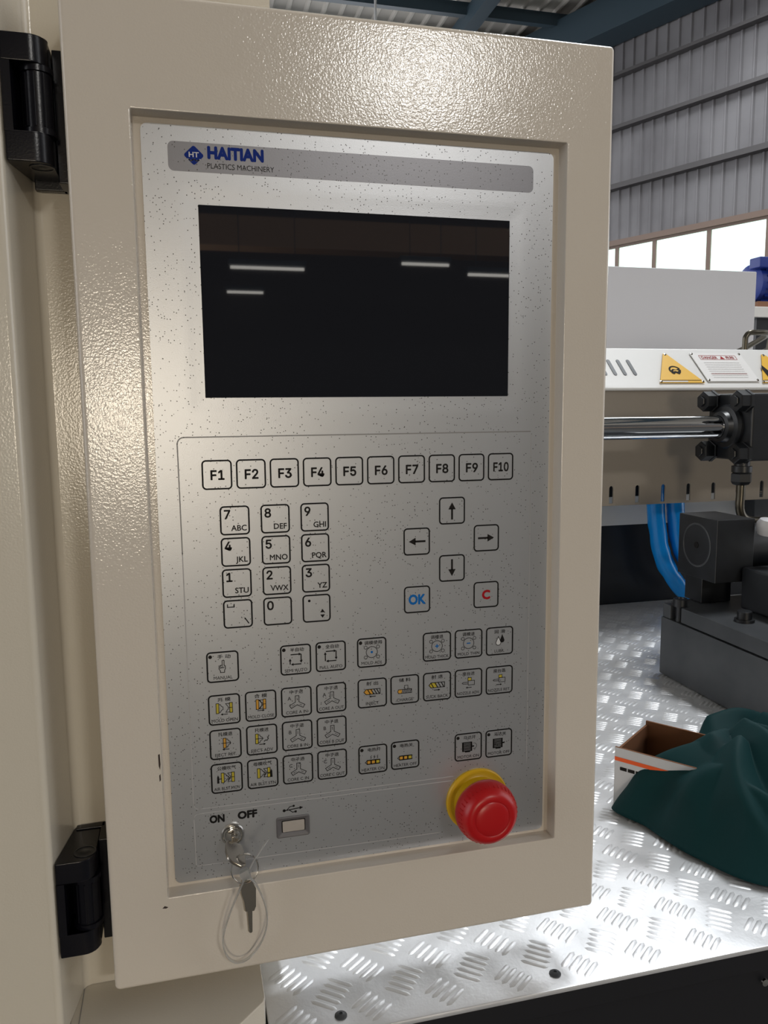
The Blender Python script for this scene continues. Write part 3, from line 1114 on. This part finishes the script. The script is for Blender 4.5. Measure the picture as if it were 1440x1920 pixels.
kr = thing('key_ring', tuple(kp(-96.4, -221)), 'thin round wire key ring hanging from the key in the lock', 'key ring')
rc = kp(-96.3, -213.0)
MB().tube([rc + Vector((0.0082 * math.cos(a), 0.0022 * math.sin(a), 0.0084 * math.sin(a))) for a in [2 * math.pi * i / 36 for i in range(36)]], 0.00045, 8, True).build('wire', 'chrome', kr)
MB().tube([rc + Vector((0.0082 * math.cos(a), 0.0022 * math.sin(a) - 0.0009, 0.0084 * math.sin(a))) for a in [2 * math.pi * i / 36 for i in range(20)]], 0.00045, 8).build('wire_end', 'chrome', kr)

k2 = thing('key', tuple(kp(-94.5, -255)), 'spare flat metal key dangling below the key ring', 'key', 'keys of the panel lock')


def plate(pts, tx, ty, th, name, par):
    """thin plate whose own width is turned about the vertical"""
    mb = MB()
    nrm = Vector((math.sin(tx), -math.cos(tx), 0))
    mb.loft([[p + nrm * q for p in pts] for q in (-th, th)], True, True)
    return mb.build(name, 'key_brass', par, bevel=0.0003)


hp = [(-97.6, -219.0), (-99.4, -223.5), (-99.2, -229), (-97.9, -234), (-97.2, -240.6), (-91.9, -240.9), (-90.7, -238.0), (-90.4, -226.2), (-92.6, -220.4)]
plate([kp(x, z, KY - 0.0008) for x, z in hp], 0.5, 0, 0.0011, 'bow', k2)
plate([kp(x, z, KY - 0.0008) for x, z in [(-96.0, -240.5), (-92.9, -240.5), (-93.2, -254.6), (-94.2, -255.4), (-95.3, -254.8)]], 0.5, 0, 0.0009, 'blade', k2)

ct = thing('cable_tie', tuple(kp(-96, -280)), 'clear nylon cable tie looped through the key ring', 'cable tie')
lp = [(-96.2, -216.5), (-98.6, -222.5), (-105.4, -239.4), (-110.2, -256), (-110.6, -266), (-107.8, -275.0), (-102.3, -279.6), (-94.7, -277.4), (-86.8, -266.2), (-83.4, -252), (-84.9, -237.8), (-89.8, -223.5), (-94.2, -217.0)]
lp3 = [kp(x, z, KY - 0.003 + 0.010 * min(1, max(0, (-z - 217) / 60))) for x, z in lp]
MB().tube(spline(lp3, 6), (0.00055, 0.0013), 8, flat=(1, 0, 0.2)).build('strap', 'nylon', ct)
MB().obox(kp(-97.9, -218.0, KY - 0.0062), (0.0052, 0, 0.0022), (0, 0.0042, 0), (-0.0022, 0, 0.0052)).build('lock_head', 'nylon', ct, bevel=0.0006)
MB().tube(spline([kp(-95.5, -215.5, KY - 0.004), kp(-90.5, -206, KY - 0.004), kp(-81.5, -193.6, KY - 0.004)], 5), (0.0004, 0.0010), 8, flat=(1, 0, -0.7)).build('tail', 'nylon', ct)

# =====================================================================================
# TREAD PLATE DECK
# =====================================================================================
ZP = 1.115
dk = thing('deck', (0.7, 0.45, 0), 'bright aluminium tread plate deck on a black frame behind the control panel', 'deck')
MB().box(-0.0835, 1.7, -0.0272, 0.932, ZP - 0.004, ZP).build('tread_plate', 'aluminium_plate', dk, bevel=0.0012)
MB().box(-0.0835, 1.7, -0.0262, -0.0200, ZP - 0.020, ZP - 0.0042).build('edge_angle', 'skirt_black', dk, bevel=0.0006)
MB().box(-0.0835, 1.7, -0.0225, 0.93, 0.0, ZP - 0.0045).build('frame_skirt', 'skirt_black', dk)
# raised five-bar pattern
bars = MB()


def bar(cx, cy, ang, L=0.0215, wd=0.0022, h=0.00115):
    ca, sa = math.cos(ang), math.sin(ang)

    def q(a, b, z):
        return (cx + a * ca - b * sa, cy + a * sa + b * ca, ZP - 0.0001 + z)
    l = L / 2
    bars.add([q(-l, 0, 0), q(-l * .7, -wd, 0), q(l * .7, -wd, 0), q(l, 0, 0), q(l * .7, wd, 0), q(-l * .7, wd, 0), q(-l * .66, 0, h), q(l * .66, 0, h)],
             [(0, 1, 6), (1, 2, 7, 6), (2, 3, 7), (3, 4, 7), (4, 5, 6, 7), (5, 0, 6)])


PX, PY = 0.0515, 0.0410
A1, A2 = math.radians(37), math.radians(-38)
for i in range(-1, 34):
    for j in range(-2, 24):
        for t in (0, 1):
            gx = -0.0637 + PX * (i + 0.5 * t)
            gy = 0.0300 + PY * (j + 0.5 * t)
            ang = A1 if t == 0 else A2
            for k in range(-2, 3):
                bxx = gx + k * 0.0060 * (0.62 if t == 0 else 0.62) * (1 if t == 0 else 1)
                byy = gy + k * 0.0060 * (-0.78 if t == 0 else 0.78)
                if -0.073 < bxx < 1.66 and -0.016 < byy < 0.92:
                    bar(bxx, byy, ang)
ob = bars.build('tread_bars', 'aluminium_plate', dk, smooth=80, kind='stuff')
for (rx, ry) in ((0.119, -0.013), (-0.036, -0.012), (0.45, -0.013), (0.8, -0.013)):
    MB().lathe((rx, ry, ZP), (0, 0, 1), [(0.0042, -0.0003), (0.0042, 0.0006), (0.0030, 0.0016), (0.0012, 0.0019), (0.0011, 0.0012), (0.0001, 0.0012)], 16).build('rivet', 'steel_grey', dk)
MB().lathe((0.285, -0.0264, 1.085), (0, -1, 0), [(0.0030, -0.0003), (0.0028, 0.0012), (0.0001, 0.0018)], 12).build('screw_head', 'chrome', dk)

# =====================================================================================
# INJECTION UNIT BEHIND THE DECK
# =====================================================================================
bd = thing('machine_bed', (1.0, 1.3, 0), 'black machine bed with pale top strip behind the deck', 'machine bed')
MB().box(-0.2, 1.9, 0.934, 1.6, 0.0, 1.277).build('bed_body', 'bed_black', bd)
MB().box(-0.2, 1.9, 0.931, 1.6, 1.2772, 1.335).build('top_strip', 'bed_white', bd, bevel=0.001)
MB().box(1.02, 1.3, 0.900, 0.9308, 1.285, 1.332).build('junction_block', 'steel_grey', bd, bevel=0.002)

gd = thing('injection_guard', (0.95, 0.95, 1.335), 'pale sheet metal guard with slotted lower edge and sloped top', 'machine guard')
g = MB()
GY = 0.78
gx0, gx1 = 0.2, 1.75
g.box(gx0, gx1, GY, GY + 0.003, 1.3745, 1.543)
xs = []
x = 0.6205 - 0.053 * 7
while x < 1.7:
    xs.append(x)
    x += 0.0527
prev = gx0
for x in xs:
    g.box(prev, x - 0.0042, GY, GY + 0.003, 1.3385, 1.3745)
    g.box(x - 0.0042, x + 0.0042, GY, GY + 0.003, 1.3385, 1.3425)
    # rounded top of the slot
    pts = [(x - 0.0042, 1.3745), (x - 0.0042, 1.3700)] + [(x + 0.0042 * math.cos(math.radians(180 - 180 * q / 6)), 1.3700 + 0.0042 * math.sin(math.radians(180 - 180 * q / 6))) for q in range(1, 6)] + [(x + 0.0042, 1.3700), (x + 0.0042, 1.3745)]
    g.prism([(a, b) for a, b in pts], GY, GY + 0.003, lambda a, b, c: (a, c, b))
    prev = x + 0.0042
g.box(prev, gx1, GY, GY + 0.003, 1.3385, 1.3745)
g.build('slotted_sheet', 'guard_paint_shaded', gd, smooth=0)
MB().box(gx0, gx1, 0.905, 0.912, 1.3385, 1.56).build('slot_dark_backing', 'bed_black', gd)  # added black sheet, its colour gives the dark seen through the slots
# sloped cover
prof = [(0.774, 1.5430), (0.772, 1.5450), (0.7725, 1.5475), (0.7755, 1.5492), (0.7795, 1.5510), (0.8555, 1.6205), (0.8600, 1.6225), (1.40, 1.6225), (1.40, 1.55), (0.785, 1.5430)]
MB().loft([[(xx, a, b) for a, b in prof] for xx in (gx0, gx1)], True, True).build('sloped_cover', 'cover_paint', gd, smooth=30)
# vents in the slope: dark raised pads stand for the shade of open slots
SO = Vector((0, 0.7768, 1.5482))
e_s = (Vector((0, 0.8555, 1.6205)) - Vector((0, 0.7795, 1.5510))).normalized()
e_n = Vector((0, -e_s.z, e_s.y))
for xv in (0.595, 0.614, 0.6335, 0.6530, 0.6735):
    mb = MB()
    pts = []
    for i in range(12):
        a = math.radians(180 * (i % 6) / 5 + (0 if i < 6 else 180))
        pts.append((0.0033 * math.cos(a), (0.0185 if i < 6 else -0.0185) + 0.0033 * math.sin(a)))
    fr = lambda a, b, c, xv=xv: Vector((xv + a, 0, 0)) + SO + e_s * (0.054 + b) + e_n * c
    mb.prism(pts, -0.001, 0.0012, fr)
    mb.build('vent_slot_shade', 'steel_grey', gd)

# riveted signs on the slope


def sgn(x, s):
    return Vector((x, 0, 0)) + SO + e_s * s


def sign_plate(pts, matn, par):
    mb = MB()
    mb.loft([[sgn(a, b) + e_n * c for a, b in pts] for c in (0.0015, 0.0030)], True, True)
    o = mb.build('plate', matn, par, smooth=0)
    return o


def rivets(pts, par):
    for a, b in pts:
        MB().lathe(sgn(a, b) + e_n * 0.0029, e_n, [(0.0028, 0), (0.0022, 0.0012), (0.0001, 0.0016)], 12).build('rivet', 'chrome', par)


def s2(x, s):
    return D2(sgn(x, s) + e_n * 0.0030, (1, 0, 0), e_s, e_n, 0.001, 0.00025)


def tri_sign(xc, label):
    t = thing('warning_sign', tuple(sgn(xc, 0.01)), label, 'sign', 'yellow warning signs on the guard')
    P = [(xc - 0.046, 0.010), (xc + 0.046, 0.010), (xc + 0.003, 0.092), (xc - 0.003, 0.092)]
    sign_plate(P, 'sign_yellow', t)
    rivets([(xc - 0.043, 0.0125), (xc + 0.043, 0.0125), (xc, 0.089)], t)
    d = s2(xc, 0.010)
    d.line([(-40, 5.5), (40, 5.5)], 1.2)
    d.poly([(-40, 0.8), (12, 0.8), (12, 4.2), (-40, 4.2)], 'ink_white')
    return t, d


t, d = tri_sign(0.7575, 'yellow triangular warning sign left of the white danger sign')
# hand caught by a rotating part
d.ring(0, 33, 11, 3.2, 'ink_black', 2, 20, 20, 200)
d.poly([(-11, 26), (-7, 22), (-2, 26), (4, 22), (9, 27), (12, 34), (8, 38), (2, 35), (-4, 37), (-9, 33)], 'ink_black', 2)
d.poly([(-6, 29), (-2, 31), (3, 29), (6, 32), (2, 33.5), (-4, 33)], 'sign_yellow', 3)
d.build('pictogram', t)
t, d = tri_sign(0.9735, 'yellow triangular warning sign cut by the right picture edge')
d.poly([(-26, 14), (-20, 12), (-16, 34), (-22, 50), (-27, 40)], 'ink_black', 2)
d.poly([(-12, 14), (10, 14), (6, 30), (-8, 34)], 'ink_black', 2)
d.build('pictogram', t)

t = thing('danger_sign', tuple(sgn(0.866, 0.012)), 'white rectangular danger sign with red heading and fine print', 'sign')
sign_plate([(0.8125, 0.0135), (0.9225, 0.0135), (0.9225, 0.0945), (0.8125, 0.0945)], 'sign_white', t)
rivets([(0.8155, 0.0165), (0.9195, 0.0165), (0.8155, 0.0915), (0.9195, 0.0915)], t)
d = s2(0.8675, 0.0135)
d.rring(-40, 40, 61, 74, 1.5, 0.9, 'ink_red', 1, 3)
d.text('DANGER', -36, 63.5, 7.5, 'ink_red', 1, 0.03, 'L', width=34)
d.poly([(3, 63), (13, 63), (8, 72)], 'ink_red', 1)
d.text('危险', 16, 63.2, 8.5, 'ink_red', 1, 0.02, 'L', width=19, capref=False)
random.seed(4)
for i in range(8):
    yy = 52 - i * 6
    x = -38
    while x < 36:
        w_ = random.uniform(3, 9)
        d.line([(x, yy), (min(x + w_, 38), yy)], 1.1, 'ink_pale', 1)
        x += w_ + 1.6
d.line([(-38, 20), (38, 20)], 0.8, 'ink_red', 2)
d.build('print', t)

# ---------------------------------------------------------------- carriage cylinder with chrome rod
cy = thing('hydraulic_cylinder', (0.74, 0.626, 1.36), 'black hydraulic cylinder with chrome rod in front of the guard', 'hydraulic cylinder')
RC = Vector((0.735, 0.626, 1.481))
MB().tube([(0.15, RC.y, RC.z), (0.735, RC.y, RC.z)], 0.0178, 32).build('rod', 'rod_chrome', cy)
MB().box(0.737, 0.835, RC.y - 0.053, RC.y + 0.053, RC.z - 0.053, RC.z + 0.053).build('head_block', 'cast_black', cy, bevel=0.004)
MB().box(0.8352, 1.30, RC.y - 0.043, RC.y + 0.043, RC.z - 0.043, RC.z + 0.043).build('barrel', 'cast_black', cy, bevel=0.012)
MB().lathe((0.738, RC.y, RC.z), (-1, 0, 0), [(0.036, -0.001), (0.036, 0.006), (0.033, 0.010), (0.026, 0.012), (0.024, 0.020), (0.0185, 0.022), (0.0179, 0.021)], 36).build('gland', 'cast_black', cy)
for dy in (-0.041, 0.041):
    for dz in (-0.041, 0.041):
        nb = MB().lathe((0.737, RC.y + dy, RC.z + dz), (-1, 0, 0), [(0.0180, -0.001), (0.0180, 0.004), (0.0165, 0.0045), (0.0165, 0.020), (0.0150, 0.0215), (0.0085, 0.0215), (0.0085, 0.0235), (0.0080, 0.0245), (0.0001, 0.0245)], 6, phase=0.3)
        nb.build('tie_rod_nut', 'cast_black', cy, smooth=20)
fx, fy = 0.738, 0.592
MB().lathe((fx, fy, 1.430), (0, 0, -1), [(0.012, -0.004), (0.012, 0.010), (0.0155, 0.0105), (0.0155, 0.0200), (0.012, 0.021)], 24).build('port_boss', 'cast_black', cy)
MB().lathe((fx, fy, 1.409), (0, 0, -1), [(0.0150, 0.0), (0.0165, 0.002), (0.0165, 0.014), (0.0140, 0.018), (0.0085, 0.020)], 6).build('union_nut', 'cast_black', cy, smooth=20)
pth = [(fx, fy, 1.395), (fx, fy, 1.372), (fx, fy, 1.352), (fx + 0.006, fy, 1.338), (fx + 0.020, fy, 1.331), (fx + 0.045, fy, 1.3300), (fx + 0.12, fy, 1.330), (fx + 0.30, fy, 1.330)]
MB().tube(spline(pth, 5), 0.0070, 14).build('pressure_pipe', 'tube_steel', cy)

# ---------------------------------------------------------------- base block, clamp plate, manifold
bb = thing('base_block', (0.85, 0.29, ZP), 'heavy grey steel base block standing on the tread plate', 'steel block')
MB().box(0.562, 1.25, 0.02, 0.533, ZP + 0.0012, 1.2035).build('lower_block', 'steel_grey', bb, bevel=0.002)
c2 = MB()
c2.prism([(0.5635, 0.487), (0.5635, 0.02), (1.25, 0.02), (1.25, 0.531), (0.576, 0.531), (0.576, 0.487)], 1.2050, 1.2270).build('clamp_plate', 'steel_grey', bb, bevel=0.0015)
MB().box(0.5635, 0.5745, 0.5120, 0.531, 1.2038, 1.2240).build('stop_piece', 'steel_grey', bb, bevel=0.001)
MB().lathe((0.571, 0.4995, 1.2036), (0, 0, 1), [(0.0060, 0), (0.0060, 0.022), (0.0100, 0.0222), (0.0100, 0.0330), (0.0092, 0.0340), (0.0055, 0.0340), (0.0050, 0.0325), (0.0001, 0.0325)], 24).build('clamp_bolt', 'cast_black', bb)
for yy in (0.40, 0.30, 0.20):
    MB().lathe((0.600, yy, 1.2268), (0, 0, 1), [(0.013, 0), (0.013, 0.004), (0.0095, 0.0042), (0.0095, 0.014), (0.0085, 0.015), (0.0001, 0.015)], 20).build('cap_screw', 'cast_black', bb)

mf = thing('manifold_block', (0.63, 0.5, 1.228), 'black square cylinder mount with round end plug above the base block', 'manifold')
MB().box(0.600, 0.662, 0.4635, 0.5515, 1.2650, 1.3555).build('block', 'cast_black', mf, bevel=0.0012)
MB().lathe((0.6003, 0.508, 1.3135), (-1, 0, 0), [(0.0325, -0.001), (0.0325, 0.0005), (0.0315, 0.0012), (0.0300, 0.0012), (0.0295, 0.0002), (0.0050, 0.0002), (0.0045, -0.0009), (0.0001, -0.0009)], 40).build('end_plug', 'steel_grey', mf, smooth=25)
MB().lathe((0.5999, 0.508, 1.3135), (-1, 0, 0), [(0.0048, 0.0), (0.0046, 0.0008), (0.0001, 0.0008)], 16).build('plug_socket', 'ink_black', mf)
MB().box(0.606, 0.656, 0.500, 0.540, 1.2275, 1.2652).build('post', 'cast_black', mf, bevel=0.001)
MB().lathe((0.6618, 0.505, 1.306), (1, 0, 0), [(0.036, 0), (0.036, 0.30), (0.030, 0.31)], 36).build('cylinder_tube', 'cast_black', mf)
MB().lathe((0.675, 0.455, 1.345), (0, -0.2, 1), [(0.011, -0.012), (0.014, -0.004), (0.0145, 0.004), (0.011, 0.010), (0.0001, 0.0125)], 24).build('grease_cap', 'panel_white', mf)
MB().box(0.64, 0.9, 0.36, 0.46, 1.2275, 1.288).build('side_bracket', 'cast_black', mf, bevel=0.004)
MB().box(0.672, 0.9, 0.40, 0.445, 1.2885, 1.3025).build('bracket_rail', 'cover_paint', mf, bevel=0.001)

# ---------------------------------------------------------------- blue sleeved hoses
for k, (pts, lab) in enumerate((
        ([(0.764, 0.865, 1.40), (0.765, 0.865, 1.33), (0.772, 0.865, 1.27), (0.784, 0.863, 1.22), (0.806, 0.860, 1.18), (0.838, 0.858, 1.145), (0.875, 0.856, 1.131)], 'blue plastic sleeved hose hanging at the left below the guard'),
        ([(0.803, 0.862, 1.40), (0.804, 0.860, 1.33), (0.812, 0.858, 1.27), (0.828, 0.856, 1.22), (0.862, 0.852, 1.19), (0.90, 0.85, 1.17)], 'blue plastic sleeved hose hanging beside the manifold block'))):
    P = spline(pts, 8)
    mb = MB()
    loops = []
    n = 16
    for i, p in enumerate(P):
        t_ = (P[min(i + 1, len(P) - 1)] - P[max(i - 1, 0)]).normalized()
        u_ = Vector((0, 1, 0)); u_ = (u_ - t_ * u_.dot(t_)).normalized(); w_ = t_.cross(u_)
        loops.append([p + (u_ * math.cos(2 * math.pi * q / n) + w_ * math.sin(2 * math.pi * q / n)) * 0.0165 * (1 + 0.12 * noise.noise(Vector((q * 0.9 + k * 7, i * 0.28, 0)))) for q in range(n)])
    mb.loft(loops, True, True)
    o = mb.build('hose', 'hose_blue', smooth=60)
    tag(o, lab, 'hose', 'blue hoses under the guard')

# ---------------------------------------------------------------- bent steel pipes, white panel and motor further back
for k, (pts, lab) in enumerate((
        ([(1.018, 0.95, 1.6227), (1.018, 0.95, 1.642), (1.019, 0.95, 1.655), (1.028, 0.95, 1.664), (1.045, 0.95, 1.665), (1.075, 0.955, 1.665), (1.09, 0.98, 1.66), (1.095, 1.05, 1.64), (1.095, 1.1, 1.6287)], 'bent steel pipe rising from the guard top in front of the white panel'),
        ([(1.060, 0.93, 1.6227), (1.061, 0.93, 1.640), (1.066, 0.93, 1.658), (1.080, 0.93, 1.670), (1.10, 0.93, 1.675), (1.15, 0.94, 1.675), (1.17, 1.0, 1.66), (1.17, 1.1, 1.6287)], 'bent dark pipe at the right picture edge above the guard'))):
    o = MB().tube(spline(pts, 6), 0.0058, 12).build('steel_pipe', 'tube_steel', smooth=60)
    tag(o, lab, 'pipe', 'bent pipes above the guard')

pn = thing('rear_cabinet', (1.1, 1.8, 1.3), 'plain white sheet metal cabinet behind the guard below the windows', 'cabinet')
MB().box(0.75, 1.484, 1.62, 2.3, 0.0, 1.892).build('cabinet_body', 'panel_white', pn, bevel=0.003)
MB().box(0.75, 1.484, 1.50, 1.6195, 1.6255, 1.892).build('front_panel', 'panel_white', pn, bevel=0.003)

mo = thing('motor', (2.2, 2.2, 1.6), 'blue electric motor on a wooden packer at the right edge', 'motor')
MB().lathe((2.05, 2.25, 1.985), (1, 0, 0), [(0.05, 0), (0.075, 0.01), (0.075, 0.03), (0.07, 0.032), (0.07, 0.30), (0.05, 0.33)], 32).build('casing', 'motor_blue', mo)
for i in range(9):
    a = math.radians(100 + i * 20)
    c, s_ = math.cos(a), math.sin(a)
    MB().obox((2.085, 2.25 + 0.068 * c, 1.985 + 0.068 * s_), (0.2, 0, 0), (0, 0.014 * c, 0.014 * s_), (0, -0.003 * s_, 0.003 * c)).build('cooling_fin', 'motor_blue', mo)
MB().box(2.03, 2.16, 2.16, 2.22, 2.035, 2.075).build('terminal_box', 'motor_blue', mo, bevel=0.004)
MB().box(2.03, 2.4, 2.16, 2.34, 1.885, 1.909).build('wood_packer', 'wood_brown', mo, bevel=0.002)
MB().box(1.99, 2.4, 2.13, 2.38, 1.845, 1.8848).build('steel_flange', 'bed_white', mo, bevel=0.003)
MB().box(2.02, 2.4, 2.15, 2.36, 0.0, 1.8448).build('stand', 'cast_black', mo)

# =====================================================================================
# CARTON AND CLOTH ON THE DECK
# =====================================================================================
cb = thing('cardboard_box', (0.345, 0.155, ZP), 'open white cardboard carton with orange stripe under the green cloth', 'box')
CA = Vector((0.283, 0.188, ZP + 0.0018))
c1 = Vector((0.80, 0.60, 0)); c2v = Vector((0.60, -0.80, 0)); up = Vector((0, 0, 1))
L1, L2, HC, T = 0.085, 0.150, 0.060, 0.0022
MB().obox(CA, c1 * L1, c2v * L2, up * T).build('bottom', 'carton_brown', cb)
MB().obox(CA + up * T, c1 * T, c2v * L2, up * HC).build('near_wall', 'carton_brown', cb)
MB().obox(CA + up * T + c1 * (L1 - T), c1 * T, c2v * L2, up * HC).build('far_wall', 'carton_brown', cb)
MB().obox(CA + up * T + c1 * T, c1 * (L1 - 2 * T), c2v * T, up * (HC - 0.004)).build('end_wall', 'carton_brown', cb)
MB().obox(CA + up * T + c1 * T + c2v * (L2 - T), c1 * (L1 - 2 * T), c2v * T, up * (HC - 0.004)).build('end_wall', 'carton_brown', cb)
d = D2(CA + up * T - c1 * 0.0001, c2v, up, -c1, 0.001, 0.0003)
d.rect(0.2, 149.8, 0, 60, 'carton_white', 1)
d.rect(0.2, 149.8, 46.5, 50.5, 'carton_orange', 2)
x = 6
random.seed(2)
while x < 60:
    w_ = random.uniform(3, 7)
    d.rect(x, x + w_, 37.5, 41, 'ink_dark', 2)
    x += w_ + 1.2
d.build('printed_face', cb)

# crumpled cloth: a polar heap draped over the carton
out = [(0.2795, 0.183), (0.290, 0.140), (0.303, 0.085), (0.330, 0.034), (0.415, -0.006), (0.515, 0.002), (0.552, 0.11), (0.548, 0.24), (0.50, 0.292), (0.435, 0.280), (0.385, 0.225), (0.335, 0.170)]
bnd = spline([Vector((a, b, 0)) for a, b in out], 12, True)
ctr = Vector((0.415, 0.135, 0))
RIDGES = [(0.300, 0.165, 0.360, 0.150, 0.010, 0.030), (0.360, 0.150, 0.450, 0.200, 0.016, 0.028), (0.372, 0.120, 0.330, 0.050, 0.020, 0.024),
          (0.395, 0.150, 0.395, 0.040, 0.030, 0.026), (0.395, 0.040, 0.430, 0.000, 0.024, 0.020), (0.430, 0.170, 0.455, 0.060, 0.026, 0.022), (0.455, 0.060, 0.490, 0.010, 0.022, 0.020),
          (0.480, 0.215, 0.505, 0.110, 0.028, 0.024), (0.505, 0.110, 0.545, 0.060, 0.020, 0.022), (0.440, 0.255, 0.520, 0.250, 0.020, 0.022), (0.350, 0.095, 0.310, 0.115, 0.010, 0.020),
          (0.415, 0.095, 0.470, 0.120, 0.018, 0.016), (0.345, 0.070, 0.370, 0.030, 0.016, 0.016)]
NA = len(bnd); NR = 80
vs = []
for ir in range(1, NR + 1):
    r = ir / NR
    for ia, b in enumerate(bnd):
        p = ctr + (b - ctr) * (r ** 0.8)
        th = ia / NA * 2 * math.pi
        hgt = 0.036 + 0.034 * math.exp(-((p.x - 0.372) ** 2 + (p.y - 0.120) ** 2) / (2 * 0.055 ** 2))
        base = hgt * (1 - r ** 6.0)
        w1 = noise.noise(Vector((p.x * 9, p.y * 9, 0.3)))
        pw = Vector((p.x + 0.012 * noise.noise(Vector((p.x * 16, p.y * 16, 7.7))), p.y + 0.012 * noise.noise(Vector((p.x * 16, p.y * 16, 2.2))), 0))
        crest = 0.0
        for (ax, ay, bx_, by_, hh, ww) in RIDGES:
            e = Vector((bx_ - ax, by_ - ay, 0))
            t_ = max(0, min(1, (pw - Vector((ax, ay, 0))).dot(e) / e.length_squared))
            dd = (pw - Vector((ax, ay, 0)) - e * t_).length
            dd = math.sqrt(dd * dd + 4e-6) - 0.002
            crest = max(crest, hh * max(0.0, 1 - dd / ww) ** 1.25)
        amp = min(1.0, (1 - r) * 6 + 0.06)
        fold = crest / 0.03
        fold2 = 0.5 + noise.noise(Vector((p.x * 22, p.y * 22, 3.3)))
        z = ZP + 0.0030 + base + amp * (crest + 0.004 * noise.noise(p * 20))
        z = max(z, ZP + 0.0026 + 0.0030 * fold)
        rad = (b - ctr).normalized()
        side = math.exp(-((r - 0.88) / 0.10) ** 2)
        wob = side * (0.013 * (fold - 0.5) + 0.010 * (fold2 - 0.5) + 0.006 * math.sin(9 * th + 3 * w1) + 0.008 * noise.noise(Vector((p.x * 45, p.y * 45, 2 + r * 4))))
        if p.x < 0.34:
            wob *= 0.35
        vs.append((p.x + rad.x * wob, p.y + rad.y * wob, z))
mb = MB()
fsx = []
for ir in range(NR - 1):
    for ia in range(NA):
        j = (ia + 1) % NA
        fsx.append((ir * NA + ia, ir * NA + j, (ir + 1) * NA + j, (ir + 1) * NA + ia))
fsx.append(tuple(range(NA)))
mb.add(vs, fsx)
clo = mb.build('cloth', 'cloth_teal', smooth=75, origin=(0.415, 0.135, ZP + 0.002))
so = clo.modifiers.new('thickness', 'SOLIDIFY')
so.thickness = 0.0016
so.offset = 1
tag(clo, 'crumpled dark green work cloth heaped on the tread plate', 'cloth')
